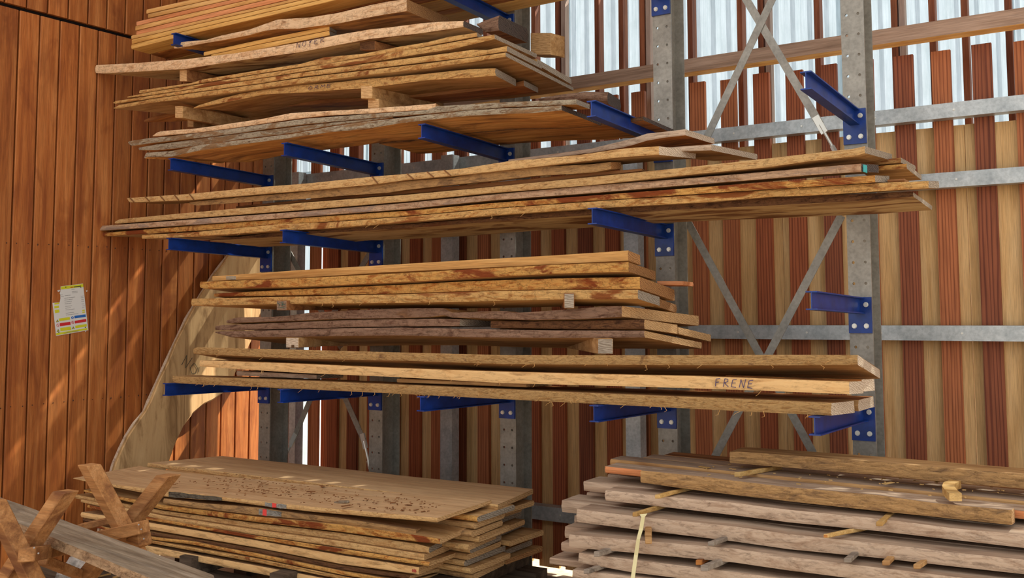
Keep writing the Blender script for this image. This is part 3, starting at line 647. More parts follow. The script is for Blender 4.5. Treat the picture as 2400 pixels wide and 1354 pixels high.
board('B10a', 'bark-edged board with a ridged end behind the right tips on the third arms', [(2020, 377, 389), (2111, 368, 381)], -.28, R=(2147, 400, .22), m=(W_tan, E_flk, N_gry), name='short_board', group=GB, dL=0)
board('B10b', 'dark-ended board under the ridged one behind the right tips on the third arms', [(2020, 391, 402), (2125, 382, 395)], -.29, R=(2161, 423, .24), m=(W_tan, E_org, N_gry), name='short_board', group=GB, dL=0)
board('B10c', 'small brown offcut sitting among the right tips of the long boards', [(2080, 420, 427), (2120, 417.5, 425.6)], -.45, .2, m=(W_brn, W_brn, N_brn), name='wood_offcut', group=GB, cat='offcut')
# ---- pile standing on the long lowest boards
Kp = dict(edge='sawn', wav=.001, nz=.0004)
board('M1', 'smooth pale planed plank on top of the middle pile', [(498, 646.4, 658), (700, 632, 651), (900, 620, 638), (1100, 608, 629), (1300, 597, 618.5), (1472, 585.5, 610.5)], -.57, R=(1501, 621, .09), w=.2, m=(W_pale, W_pale, N_brn), name='planed_plank', group=GM, cat='plank', **Kp)
block('M1s', 'grey stick lying across the left end of the smooth plank', 529, 536, 647, 655.5, -.60, .12, .12, m=(W_old, W_old, W_old), name='stick', cat='stick')
board('M2', 'thick orange-flecked slab directly below the smooth plank', [(469, 659.3, 674), (480, 659, 676.4), (697, 651, 672), (940, 638.8, 661), (1100, 629.8, 651.7), (1300, 618.7, 641), (1473, 612.7, 636.7)], -.62, R=(1537, 657, .33), w=.33, m=(W_tan, E_org, N_brn), name='live_edge_slab', group=GM, cat='slab')
board('M2b', 'small red-brown offcut poking out at the right under the thick flecked slab', [(1540, 657, 668.5), (1600, 657.5, 668.5)], -.28, .12, m=(W_pink, W_pink, W_pink), name='wood_offcut', group=GM, cat='offcut')
board('M3', 'rust-stained dark-edged board set back between two thick pale slabs', [(502, 687, 694.6), (697, 676.5, 691.4), (940, 666, 687.5), (1100, 657.5, 681.7), (1300, 651, 677.5), (1500, 647.5, 677)], -.58, R=(1582, 705, .40), m=(W_tan, E_org, N_brn), name='live_edge_slab', group=GM, cat='slab', dL=.1)
board('M4', 'thick pale slab with flecked edge and clean left underside, fourth in the middle pile', [(448.6, 699, 716.5), (697, 693.6, 711.8), (940, 688.2, 709.6), (1100, 682, 706.7), (1300, 678, 701.7), (1495, 677.7, 700.7)], -.65, R=(1547, 717, .2), wl=.5, m=(W_pale, E_flk, N_gry), name='live_edge_slab', group=GM, cat='slab', dL=.3)
board('M4b', 'rear slab end behind the fourth slab, at the right of the middle pile', [(1500, 697, 718), (1546, 699, 720)], -.36, R=(1586, 733, .25), m=(W_pale, E_flk, N_brn), name='live_edge_slab', group=GM, cat='slab')
block('MS1', 'dark bearer with green scribble on its end, at the left of the middle pile', 648, 672, 704, 727, -.675, .42, .0, m=(W_brn, W_brn, endgrain('dusty_brown_end_grain', (150, 122, 96), (116, 92, 72))))
o = ALL['MS1'][0]; mb = MB()
for a, b in (((650, 709), (656, 713)), ((656, 713), (653, 718)), ((658, 710), (664, 709)), ((660, 715), (668, 713)), ((655, 721), (667, 719)), ((664, 709), (660, 715))): mb.bar(Vector(on(a[0], a[1], 'Y', -.678)), Vector(on(b[0], b[1], 'Y', -.678)), .0025, .001, up=(0, 1, 0))
pmesh_child('scribble', mb, flat('green_marker', (56, 96, 84), .8), o, 'green marker scribble')['kind'] = 'stuff'
block('MS2', 'grey bearer set askew under the thick slabs, right of centre', 1322, 1346, 687, 722.5, -.67, .4, -.28, m=(W_brn, W_brn, N_gry))
board('M5', 'broken dark live-edge board with a split middle, top of the dark trio', [(531, 750, 757), (545, 745, 757), (560, 742.5, 756), (640, 741, 753), (676, 738.5, 752.5), (720, 732, 750), (804, 727, 746.5), (940, 721.5, 745), (1000, 721, 743), (1043, 721, 738), (1058, 731, 744), (1113, 730, 745), (1125, 728, 746), (1187, 727.5, 747.5), (1200, 731, 748), (1233, 730.5, 749.5), (1333, 723.5, 748), (1410, 717, 745), (1457, 715.5, 742)], -.60, R=(1636, 763, .52), m=(W_tan, E_prp, N_tan), name='live_edge_board', group=GM, dL=.2)
board('M6', 'dark live-edge board in the middle of the dark trio, cracked right end', [(505, 763, 773.5), (520, 761, 774), (676, 754.5, 770.7), (804, 749, 767), (940, 746.5, 765), (1030, 745.5, 764), (1078, 747, 764)], -.59, .45, m=(W_tan, E_prp, N_gry), name='live_edge_board', group=GM, dL=.1)
board('M6r', 'blackened right-hand length of the middle dark board, beyond the gap', [(1150, 751, 768), (1235, 752, 768.5), (1333, 750.5, 771), (1510, 747.5, 771)], -.57, R=(1588, 782, .27), wl=.4, m=(W_tan, E_drk, N_tan), name='live_edge_board', group=GM, dL=0)
board('M6b', 'curled rear plank end sticking out furthest right of the dark trio', [(1560, 762, 780), (1590, 765, 783)], -.30, R=(1666, 800, .25), m=(W_tan, E_brn, N_tan), name='live_edge_board', group=GM, dL=0)
board('M7', 'lowest board of the dark trio, grey bark edge and pointed left end', [(505, 776, 780), (541, 775, 790), (697, 770.9, 789), (804, 767.5, 787), (940, 766, 785.7), (1100, 769.5, 790), (1300, 772.7, 791.7), (1510, 773.5, 790.5)], -.61, R=(1645, 817, .46), m=(W_tan, E_prp, N_tan), name='live_edge_board', group=GM, dL=.1)
block('MS3', 'pale grooved bearer block under the dark trio at the left', 670, 700, 790.5, 814.5, -.63, .5, .0, m=(W_tan, W_tan, N_wht))
o = ALL['MS3'][0]; a = on(683, 808, 'Y', -.632); b = on(689, 815, 'Y', -.632)
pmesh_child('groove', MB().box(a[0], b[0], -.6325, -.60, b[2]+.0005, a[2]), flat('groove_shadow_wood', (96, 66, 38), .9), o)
block('MS4', 'thick grey-faced bearer set askew under the dark trio at the right', 1402, 1437, 793, 829.5, -.66, .5, -.5, m=(W_tan, W_tan, N_gry))
# ---- lowest arms
board('M8', 'long rough-sawn board, uppermost of the three long ones on the lowest arms', [(453, 815, 828.5), (462, 812.5, 829.5), (697, 818, 840), (940, 824.5, 845), (1181, 830.5, 853), (1387, 831, 854.3), (1620, 830.5, 855.5), (1800, 829.6, 856), (2010, 829.8, 855)], -.70, R=(2064, 888, .4), m=(W_tan, E_rgh, N_wht), name='long_rough_board', group=GD, dL=0)
board('M9', 'long smooth cream board with FRENE written on its edge, middle of the lowest load', [(468, 843.5, 858.5), (560, 846, 865), (697, 851, 873.5), (940, 861.7, 884), (1181, 869.7, 898), (1387, 875, 903), (1620, 879.5, 909.8), (1800, 886, 916), (1990, 893, 924)], -.70, R=(2023, 921.5, .13), wl=.16, m=(W_pale, E_col, N_wht), name='long_cream_board', group=GD, dL=0, bev=.002)
ink('M9', 'FRENE', (1675, 905), (1771, 910), 19, .006, w=.0026, mat=flat('blue_pen_ink', (70, 62, 104), .8), label='handwritten letters FRENE', slant=.15)
board('M9b', 'cream board with a ridged end beside the FRENE board, nearer the wall', [(1700, 878, 906), (2020, 888, 918)], -.53, R=(2049, 915, .12), w=.2, m=(W_tan, W_org, N_wht), name='long_cream_board', group=GD, dL=0)
board('M9s', 'dark grey shim board under the left part of the FRENE board', [(555, 868, 880), (742, 877.5, 888)], -.62, .2, m=(W_old, E_gry, N_gry), name='shim_board', cat='board')
board('M9t', 'tan shim board under the middle of the FRENE board', [(930, 886.5, 896), (1233, 897, 907.5)], -.66, .2, m=(W_tan, W_tan, N_tan), name='shim_board', cat='board', tilt=TILT)
board('M10', 'long hairy rough-sawn board lying directly on the lowest blue arms', [(404.5, 879.5, 895), (413.6, 880.7, 898), (561, 885.5, 905), (742, 892, 913.5), (1000, 903, 926), (1181, 911, 935.6), (1387, 920, 946), (1620, 929, 957.8), (1800, 936, 967), (1948, 943, 974)], -.71, R=(2001, 967, .2), m=(W_tan, E_rgh, N_wht), name='long_rough_board', group=GD, dL=0)
board('M10b', 'shorter rough board on the lowest arms, directly behind the hairy one', [(1100, 905, 928), (2012, 936, 964)], -.47, R=(2049, 953, .28), m=(W_org, W_tan, N_wht), name='long_rough_board', group=GD, dL=0)
# wood hairs and slivers hanging off the sawn edges
hm = MB(); rr = random.Random(5)
for key, n in (('M8', 26), ('M10', 46), ('M9', 10), ('M4', 8), ('B7', 8), ('B8', 8)):
    o, secs, w = ALL[key]; A = np.array(secs); hm = MB(); L = Vector(o.location)
    for i in range(n):
        x = rr.uniform(A[0, 0]+.05, A[-1, 0]-.05); z = np.interp(x, A[:, 0], A[:, 2])+rr.choice([0, 0, .006, .02]); y = np.interp(x, A[:, 0], A[:, 3])-.004
        a = Vector((x, y, z)); d = Vector((rr.uniform(-1, 1)*.02, -.005-rr.random()*.01, -rr.random()*.018-.002))
        hm.bar(a, a+d, .0018, .0012); hm.bar(a+d, a+d+Vector((d.z*.6, -.002, -abs(d.x)*.4)), .0014, .001)
    q = pmesh_child('wood_slivers', hm, W_pale, o); q['kind'] = 'stuff'
# ================================================================== LEANING SLAB, POSTER ON THE LEFT WALL
out = [(255, 1130), (270, 1085), (285, 1050), (300, 1020), (318, 993), (340, 962), (352, 940), (370, 895), (392, 850), (412, 800), (440, 745), (470, 690), (500, 645), (520, 620), (536, 595), (552, 570), (580, 530), (612, 490),
       (720, 500), (690, 560), (665, 620), (640, 680), (610, 740), (590, 800), (566, 850), (545, 890), (532, 915), (518, 925), (500, 938), (480, 947), (455, 968), (432, 1000), (415, 1035), (404, 1065), (392, 1100), (385, 1140)]
def slab_pt(x, y, d=0.0):
    # inclined plane: foot about 6 cm off the wall, top touching it
    p = on(x, y, 'X', -4.90)
    u = (p[2]+2.6)/1.9; p = on(x, y, 'X', -4.895-.035*u)
    return p+np.array([d, 0, 0])
fr = [slab_pt(x, y) for x, y in out]; zmin = -3.12
# extend the foot down to the floor
a, b = fr[0], fr[-1]
foot = [np.array([-4.84, b[1]-.10, zmin]), np.array([-4.84, a[1]-.13, zmin])]
poly = fr+foot; n = len(poly); cen = sum(poly)/n
vs = [p for p in poly]+[p+np.array([-.045, 0, 0]) for p in poly]+[cen+(p-cen)*.97+np.array([.0, 0, 0]) for p in poly]
bm = bmesh.new(); Vf = [bm.verts.new(tuple(p)) for p in poly]; Vb = [bm.verts.new(tuple(p+np.array([-.045, random.uniform(-.012, .012), random.uniform(-.006, .006)]))) for p in poly]
bm.faces.new(Vf); bm.faces.new(Vb[::-1])
for i in range(n): f = bm.faces.new((Vf[i], Vb[i], Vb[(i+1) % n], Vf[(i+1) % n])); f.material_index = 1
bmesh.ops.recalc_face_normals(bm, faces=bm.faces)
bmesh.ops.bevel(bm, geom=[e for e in bm.edges if len(e.link_faces) == 2 and e.calc_face_angle(0) > 1.2], offset=.012, segments=2, affect='EDGES')
me = bpy.data.meshes.new('leaning_slab'); bm.to_mesh(me); bm.free()
tn = NT('leaning_slab_wood'); v = tn.coords((1, 1, 1), rnd=False)
mp = tn.n('ShaderNodeMapping'); mp.inputs['Rotation'].default_value = (math.radians(-33), 0, 0); mp.inputs['Scale'].default_value = (3, 9, 1.3); tn.l(v, mp.inputs[0])
q = tn.noise(mp.outputs[0], 1.1, 7, .62, 1.3)
c = tn.ramp(q, [(.25, (110, 78, 44)), (.38, (160, 122, 76)), (.5, (200, 160, 108)), (.7, (212, 174, 122))])
tn.l(c, tn.b.inputs['Base Color']); tn.b.inputs['Roughness'].default_value = .85; tn.bump(q, .3, .01)
ls = link('leaning_slab', me, [tn.m, E_gry]); recenter(ls)
tag(ls, 'tall curved pale live-edge slab leaning against the left plank wall, marked NOI', 'slab')
ALL['LS'] = (ls, None, 0)
def ink_slab(strokes):
    mb = MB()
    for st in strokes:
        P = [Vector(slab_pt(x, y, .0035)) for x, y in st]
        for a, b in zip(P, P[1:]): mb.bar(a, b, .0045, .001, up=(1, 0, 0))
    pmesh_child('handwriting', mb, flat('pencil_mark', (92, 82, 62), .9), ls, 'handwritten letters NOI')
ink_slab([[(425, 855), (437, 832), (434, 862), (450, 838)], [(452, 852), (445, 862), (449, 875), (458, 874), (462, 862), (456, 852), (452, 852)], [(466, 860), (465, 872)]])
# notice sheet
XP = -4.9975
def P_(cx, cy): return on(100+cx/8.464, 640+cy/8.464, 'X', XP)
def sheet(name, pts, col, d, parent, thick=.0004, label=None):
    mb = MB(); mb.prism([P_(x, y)+np.array([d, 0, 0]) for x, y in pts], (thick, 0, 0))
    mm = flat('print_'+'_'.join(map(str, col)), col, .6)
    if parent is None:
        o = mb.obj(name, mm); recenter(o); return o
    return pmesh_child(name, mb, mm, parent, label)
ps = sheet('safety_notice', [(355, 262), (800, 205), (905, 1130), (265, 1245), (195, 590), (337, 577), (352, 500), (350, 430), (338, 400), (355, 350)], (216, 212, 204), 0, None)
tag(ps, 'torn white, yellow, blue and red notice sheet pinned to the left wall', 'notice')
def q4(x0, y0, x1, y1, h0, h1=None):
    h1 = h1 or h0; return [(x0, y0), (x1, y1), (x1+(h1*.11), y1+h1), (x0+(h0*.11), y0+h0)]
Y_, R_c, B_c, K_c = (206, 202, 40), (200, 44, 46), (40, 98, 172), (60, 58, 58)
sheet('yellow_header_band', q4(357, 266, 800, 212, 58, 58), Y_, .0005, ps)
sheet('yellow_footer_band', [(262, 1190), (880, 1085), (892, 1120), (268, 1232)], Y_, .0005, ps)
for x0, y0, x1, y1, h, cc in ((228, 655, 318, 640, 45, Y_), (238, 730, 326, 716, 62, Y_), (230, 594, 326, 580, 30, Y_), (320, 900, 536, 868, 52, Y_), (336, 990, 548, 962, 62, R_c), (345, 1085, 556, 1058, 66, Y_), (626, 846, 850, 815, 50, B_c), (634, 944, 862, 906, 54, R_c), (644, 1042, 870, 1005, 50, Y_), (783, 730, 834, 722, 22, Y_), (786, 766, 838, 758, 22, Y_)):
    sheet('printed_box', q4(x0, y0, x1, y1, h), cc, .0005, ps)
def disc(cx, cy, r, cc, d): sheet('printed_symbol', [(cx+r*math.cos(a), cy+r*1.1*math.sin(a)) for a in [i*math.pi/6 for i in range(12)]], cc, d, ps)
disc(590, 880, 25, B_c, .0006); disc(300, 1032, 29, R_c, .0006); disc(300, 1032, 22, (216, 212, 204), .0009); disc(597, 975, 29, R_c, .0006); disc(597, 975, 22, (216, 212, 204), .0009)
sheet('printed_symbol', [(586, 866), (597, 864), (599, 894), (589, 896)], (230, 230, 230), .0009, ps)
sheet('printed_symbol', [(282, 1018), (288, 1012), (318, 1046), (312, 1052)], R_c, .0013, ps); sheet('printed_symbol', [(579, 961), (585, 955), (615, 989), (609, 995)], R_c, .0013, ps)
sheet('printed_symbol', [(590, 962), (604, 960), (607, 988), (593, 990)], K_c, .0012, ps)
for tx, ty in ((292, 925), (306, 1115), (606, 1062)):
    sheet('printed_symbol', [(tx-30, ty+48), (tx, ty-8), (tx+28, ty+38)], K_c, .0006, ps); sheet('printed_symbol', [(tx-20, ty+40), (tx, ty+6), (tx+18, ty+33)], Y_, .0009, ps)
    sheet('printed_symbol', [(tx-3, ty+14), (tx+3, ty+13), (tx+3, ty+30), (tx-2, ty+31)], K_c, .0012, ps)
tb = MB()
rr = random.Random(3)
for (x0, y, x1, dy) in ((572, 318, 640, -6), (580, 366, 690, -12), (582, 390, 690, -13), (346, 430, 396, -7), (360, 462, 420, -7), (440, 444, 556, -14), (428, 494, 644, -26), (430, 530, 596, -20), (434, 568, 576, -17), (438, 604, 572, -16), (448, 655, 582, -16), (452, 692, 560, -14), (456, 726, 634, -22), (460, 790, 620, -20), (462, 826, 710, -30), (756, 452, 808, -7), (756, 486, 812, -7), (766, 520, 812, -6), (768, 556, 820, -6), (772, 608, 820, -5), (790, 645, 832, -5), (782, 682, 822, -5), (462, 1168, 712, -36), (430, 1184, 720, -40)):
    x = x0
    while x < x1:
        w = rr.uniform(7, 18); k = (x-x0)/(x1-x0); yy = y+dy*k
        tb.prism([P_(x, yy)+np.array([.0006, 0, 0]), P_(min(x+w, x1), yy-1)+np.array([.0006, 0, 0]), P_(min(x+w, x1), yy+6)+np.array([.0006, 0, 0]), P_(x, yy+7)+np.array([.0006, 0, 0])], (.0004, 0, 0)); x += w+rr.uniform(3, 7)
q = pmesh_child('text_lines', tb, flat('print_text_grey', (104, 100, 98), .8), ps); q['kind'] = 'stuff'
sheet('header_words', q4(548, 274, 606, 266, 16), (176, 52, 40), .0009, ps); sheet('header_words', q4(612, 266, 758, 247, 16), (70, 66, 36), .0009, ps)
mb = MB()
for cx, cy in ((453, 276), (752, 278), (842, 1074), (315, 1172)): mb.cyl(P_(cx, cy), P_(cx, cy)+np.array([.004, 0, 0]), .003, 8)
mb.v = [v-Vector(ps.location) for v in mb.v]; q = mb.obj('pins', flat('dark_pin', (50, 50, 44), .5), ps); q['kind'] = 'stuff'
for i, pts in enumerate(([(288, 340), (325, 328), (352, 338), (338, 358), (308, 374), (296, 360)], [(858, 340), (884, 336), (888, 352), (872, 372), (860, 362)], [(836, 1150), (858, 1142), (864, 1156), (844, 1168)])):
    o = sheet('paper_scrap', pts, (206, 190, 178), 0, None, thick=.002)
    tag(o, ['torn paper scrap left of the top of the wall notice', 'small paper scrap right of the top of the wall notice', 'tiny paper scrap under the lower right corner of the wall notice'][i], 'scrap')
# ================================================================== LEFT FLOOR PILE
GP, GQ = 'boards in the left floor pile', 'beams in the right floor pile'
board('P1', 'wide sawdust-covered board on top of the left floor pile, nearest the camera', [(172, 1119.5, 1121.5), (215, 1127.5, 1132), (261, 1134, 1141), (376, 1147.5, 1163), (467, 1156.7, 1171), (523, 1164, 1173.5), (650, 1177.5, 1190.5), (733, 1186.7, 1199.5), (867, 1198.5, 1211), (1024.5, 1212.7, 1224)], -1.17, yfR=-1.04, R=(1153, 1180, .40), m=(W_dust, E_tan, N_tan), name='wide_board', group=GP, dL=.02, tilt=0, nz=.002)
zt = ALL['P1'][1][-1][1]; zl = ALL['P1'][1][0][1]
o = wboard('P2', 'wide brown board on top of the left floor pile, nearest the wall', -4.42, -1.66, -.66, .40, zt-.006, zt-.031, m=(W_dust, E_tan, N_tan), name='wide_board', group=GP, dR=-.07, dL=.2)
Lp = [
 ('P3', 'board with grey lichen and a red paint mark, second in the left floor pile', [(383, 1167, 1180), (466.7, 1177.5, 1191.5), (600, 1187.5, 1207), (700, 1201.7, 1216), (800, 1213, 1227), (975, 1240, 1251.7)], (1016, 1237), E_brn),
 ('P4', 'yellowish board third in the left floor pile, below the lichen one', [(196, 1147, 1152), (380, 1182, 1194), (600, 1209.5, 1223.5), (800, 1228.5, 1246.5), (975, 1252.5, 1270), (1031, 1262, 1275)], (1110, 1240), E_org),
 ('P5', 'tan board fourth in the left floor pile with a greyed right corner', [(176, 1158, 1168), (380, 1195.5, 1205), (600, 1225, 1239), (800, 1248, 1265.5), (975, 1273, 1293), (1006, 1281, 1296)], (1058, 1268), E_tan),
 ('P6', 'rough board fifth in the left floor pile, pale bark at its right end', [(190, 1170, 1177), (380, 1207, 1218), (600, 1241, 1253.5), (800, 1267, 1283), (994, 1298, 1314)], (1062, 1285), E_tan),
 ('P7', 'thin splintered board sixth in the left floor pile', [(205, 1182, 1190), (345, 1211, 1218), (600, 1254.5, 1263), (800, 1284.5, 1297), (1006, 1316, 1327)], (1080, 1300), E_org),
 ('P8', 'broad pinkish board seventh in the left floor pile, red stamp at its right end', [(190, 1199, 1212), (335, 1221, 1238), (600, 1265, 1283), (800, 1300, 1322), (981.5, 1328, 1346)], (1050, 1320), E_col),
 ('P9', 'dark bark-edged board under the pinkish one in the left floor pile', [(195, 1214, 1222), (350, 1246, 1254), (600, 1286, 1294), (800, 1325, 1335), (960, 1348, 1357)], (1040, 1335), E_drk),
 ('P10', 'wavy thin board third from the bottom of the left floor pile', [(200, 1226, 1232), (360, 1258, 1265), (450, 1267, 1276), (535, 1285, 1293), (600, 1295.5, 1305.5), (800, 1337, 1347), (950, 1362, 1371)], (1030, 1350), E_org),
 ('P11', 'thin ragged board second from the bottom of the left floor pile', [(250, 1250, 1257), (360, 1267, 1274), (600, 1307.5, 1318), (800, 1349, 1358), (940, 1375, 1384)], (1020, 1362), E_flk),
 ('P12', 'long yellow-edged board at the bottom of the left floor pile, right above the debris', [(250, 1262, 1280), (360, 1280, 1298), (450, 1297, 1314), (600, 1324, 1343), (800, 1361, 1382), (930, 1385, 1405)], (1010, 1390), E_col)]
for i, (k, lab, pts, R, e) in enumerate(Lp):
    oy = random.Random(i).uniform(-.0, .02)
    board(k, lab, pts, -1.16+oy, yfR=-1.03+oy, R=(R[0], R[1], .26), m=(W_dust if i in (0, 5, 9) else W_tan, e, N_gry if i in (2,) else N_tan), name='sawn_board', group=GP, dL=0, tilt=0, wav=.012)
# lichen patches with a red paint stripe on two edges
def patch(key, x0, x1, mat, name, lab=None, dy=.003, a=.02, b=.98, n=8):
    o, secs, w = ALL[key]; A = np.array(secs); P = []; rr = random.Random(x0)
    tops = []; bots = []
    for i in range(n+1):
        px = x0+(x1-x0)*i/n
        q = on(px, 1200, 'Y', float(np.mean(A[:, 3]))); X = q[0]; y = float(np.interp(X, A[:, 0], A[:, 3])); q = on(px, 1200, 'Y', y); X = q[0]
        zt_ = np.interp(X, A[:, 0], A[:, 1]); zb_ = np.interp(X, A[:, 0], A[:, 2]); y = np.interp(X, A[:, 0], A[:, 3])
        j = rr.uniform(0, .12)
        tops.append((X, y-dy, zt_-(zt_-zb_)*(a+j))); bots.append((X, y-dy, zt_-(zt_-zb_)*(b-j)))
    mb = MB(); mb.prism(tops+bots[::-1], (0, dy*.8, 0)); return pmesh_child(name, mb, mat, o, lab)
E_lch = bark('pale_lichen', (206, 200, 186), (150, 144, 132), (84, 78, 70), sc=3)
E_rb = bark('dark_grey_bark', (132, 122, 104), (98, 88, 74), (58, 52, 44), sc=2)
patch('P1', 395, 520, E_rb, 'bark_strip', 'strip of grey bark'); patch('P1', 622, 672, E_lch, 'lichen_patch'); patch('P1', 640, 649, M_red, 'paint_mark', 'red paint mark', .005)
patch('P3', 607, 660, E_lch, 'lichen_patch'); patch('P3', 617, 626, M_red, 'paint_mark', 'red paint mark', .005)
patch('P8', 968, 977, flat('faded_red_stamp', (170, 80, 60), .9), 'paint_mark', 'faded red stamp', .003, .3, .8)
# inner and rear boards of the same pile, their ends stepping back along the right side
rr = random.Random(11)
for r in range(10):
    k = 'P%d' % (r+3); secs = ALL[k][1]; zt1 = secs[-1][1]; zb1 = secs[-1][2]
    # heights at the pile's right side
    zt1 = zt-.030-.0315*r; zb1 = zt1-.027
    y = -.82+rr.uniform(-.05, .05)
    for c in range(2):
        w = (.30, .30)[c]+rr.uniform(-.04, .03)
        x1 = -1.70+rr.uniform(-.05, .05)-.05*c
        mm = (W_tan, rr.choice([E_tan, E_org, E_brn]), rr.choice([N_tan, N_tan, N_tan, N_gry, N_brn]))
        nm = ['second', 'third', 'fourth', 'fifth', 'sixth', 'seventh', 'eighth', 'ninth', 'tenth', 'lowest'][r]
        wboard('PR%d_%d' % (r, c), '%s board from the top in the %s column, right side of the left floor pile' % (nm, ('middle', 'rear')[c]), -4.2+rr.uniform(-.1, .1), x1, y, w, zt1, zb1, m=mm, name='sawn_board', group=GP, wav=.006, dR=rr.uniform(-.03, .02), bev=.008, dL=0)
        y += w+.012
# pallet bearers and dark timbers under the pile
zb = zt-.030-.0315*9-.030
W_pal = wood('old_pallet_wood', (112, 96, 78), (88, 74, 60), (56, 46, 38))
pal = bpy.data.objects.new('pallet', None); COL.objects.link(pal); PL = Vector((-2.9, -.65, FLOOR)); pal.location = PL
tag(pal, 'dark weathered pallet of rough timbers carrying the left floor pile', 'pallet')
for i, x in enumerate((-4.1, -3.4, -2.7, -1.95)):
    MBx = MB().box(x, x+.1, -1.15, -.12, zb-.1, zb-.002); MBx.v = [Vector(v)-PL for v in MBx.v]; MBx.obj('bearer', W_pal, pal)
for y in (-1.1, -.68, -.25):
    MBx = MB().box(-4.2, -1.72, y, y+.11, zb-.2, zb-.102); MBx.v = [Vector(v)-PL for v in MBx.v]; MBx.obj('runner', W_pal, pal)
    for x in (-4.1, -2.9, -1.86):
        MBx = MB().box(x, x+.12, y, y+.11, FLOOR, zb-.202); MBx.v = [Vector(v)-PL for v in MBx.v]; MBx.obj('foot_block', W_pal, pal)
# ================================================================== RIGHT FLOOR PILE
mq = (W_gry, E_gry, N_wht)
board('Q0', 'single square beam lying on stickers on top of the right floor pile', [(1710, 1057.5, 1085), (1732, 1057, 1086.5), (1845, 1065, 1096), (2060, 1081, 1114), (2232, 1096, 1131.5), (2400, 1110, 1145.5)], -.56, .14, m=(W_tan, E_brn, N_tan), name='beam', group=GQ, cat='beam', tilt=0, wav=.002, nz=.0015, xext=.7, bev=.003)
board('Q1', 'front beam of the top layer of the right pile, rough brown bark side facing out', [(1501, 1101, 1130.5), (1580, 1108.5, 1142), (1660, 1117, 1152.5), (1720, 1125, 1160), (1845.5, 1139.7, 1174.5), (2060, 1159, 1198), (2185.5, 1176.8, 1211), (2371, 1194, 1230.5)], -.82, R=(2380, 1223, .1), m=(W_gry, E_brn, N_tan), name='beam', group=GQ, cat='beam', tilt=0, wav=.004, nz=.002, dL=0, bev=.004)
zq = ALL['Q1'][1]; z1, z0 = float(np.mean([s_[1] for s_ in zq])), float(np.mean([s_[2] for s_ in zq])); gq = (zq[-1][1]-zq[0][1])/(zq[-1][0]-zq[0][0]); xq = (zq[0][0]+zq[-1][0])/2
for i, (x0, lab, mm) in enumerate(((-1.02, 'orange-sided beam second from the front in the top layer of the right pile', (W_gry, W_pink, N_tan)), (-1.06, 'cracked-end beam, third from the front in the top layer of the right pile', (W_gry, W_tan, N_wht)), (-.95, 'fourth beam from the front in the top layer of the right pile', (W_gry, W_tan, N_tan)), (-.9, 'rearmost beam in the top layer of the right floor pile', (W_brn, W_tan, N_tan)))):
    wboard('Q1%d' % i, lab, x0, 1.35, -.712+i*.118, .112, z1-.001*i-(.022 if i == 0 else .009)+gq*(x0-xq), z0+.004+gq*(x0-xq), dzr=gq*(1.35-x0), m=mm, name='beam', group=GQ, cat='beam', wav=.002, bev=.003)
rows = [('Q2', 'second layer', [(1419, 1147, 1173), (1537, 1160, 1186), (1720, 1177, 1207.6), (1845.5, 1193, 1224), (2060, 1214, 1245), (2232, 1236, 1265), (2400, 1252, 1284.6)], -.86, -1.13),
        ('Q3', 'third layer', [(1352, 1191.5, 1223.5), (1483, 1207.7, 1240), (1720, 1232, 1269), (1845.5, 1250, 1287), (2060, 1272, 1308), (2232, 1292.8, 1327.5), (2400, 1310, 1346)], -.93, -1.18),
        ('Q4', 'fourth layer', [(1334, 1251, 1282.6), (1483, 1264, 1295.6), (1720, 1284, 1318.4), (1845.5, 1303, 1336.8), (2060, 1329, 1364), (2400, 1370, 1405)], -.98, -1.2),
        ('Q5', 'fifth layer', [(1357, 1294.5, 1319), (1483, 1310.5, 1342), (1720, 1339, 1371), (2060, 1385, 1420), (2400, 1428, 1462)], -.99, -1.2),
        ('Q6', 'sixth layer', [(1342, 1333.6, 1353), (1483, 1350, 1377), (1720, 1380, 1410), (2400, 1470, 1500)], -1.0, -1.2)]
for k, lab, pts, yf, xb in rows:
    board(k, 'pinkish grey front beam in the %s of the right floor pile' % lab, pts, yf, .12, m=mq, name='beam', group=GQ, cat='beam', tilt=0, wav=.003, nz=.001, xext=.65, bev=.003, dR=0, dL=0)
    sc = ALL[k][1][:-1]; gk = (sc[-1][1]-sc[0][1])/(sc[-1][0]-sc[0][0]); a_, b_ = sc[0][1]+gk*(xb-sc[0][0]), sc[0][2]+gk*(xb-sc[0][0])
    for j in range(3 if k != 'Q6' else 2):
        wboard(k+'_%d' % j, '%s beam of the %s in the right floor pile, counted from the front' % (('second', 'third', 'fourth')[j], lab), xb+random.uniform(-.03, .06), 1.3, yf+.13+j*.2, .15, a_-.001, b_+.002, dzr=gk*(1.3-xb), m=(W_gry, W_gry, N_wht), name='beam', group=GQ, cat='beam', wav=.002, bev=.003)
# lower unseen layers down to the floor
sc = ALL['Q6'][1]; zlow = float(np.mean([q[2] for q in sc]))
for i, x in enumerate((-.95, -.2, .55, 1.1)):
    wboard('QB%d' % i, 'dark ground bearer number %s from the left under the right floor pile' % ('one', 'two', 'three', 'four')[i], x, x+.12, -1.0, .8, zlow-.012, FLOOR, m=(W_pal, W_pal, W_pal), name='ground_bearer', group='ground bearers under the right pile', cat='bearer', wav=0, bev=.002, step=.5)
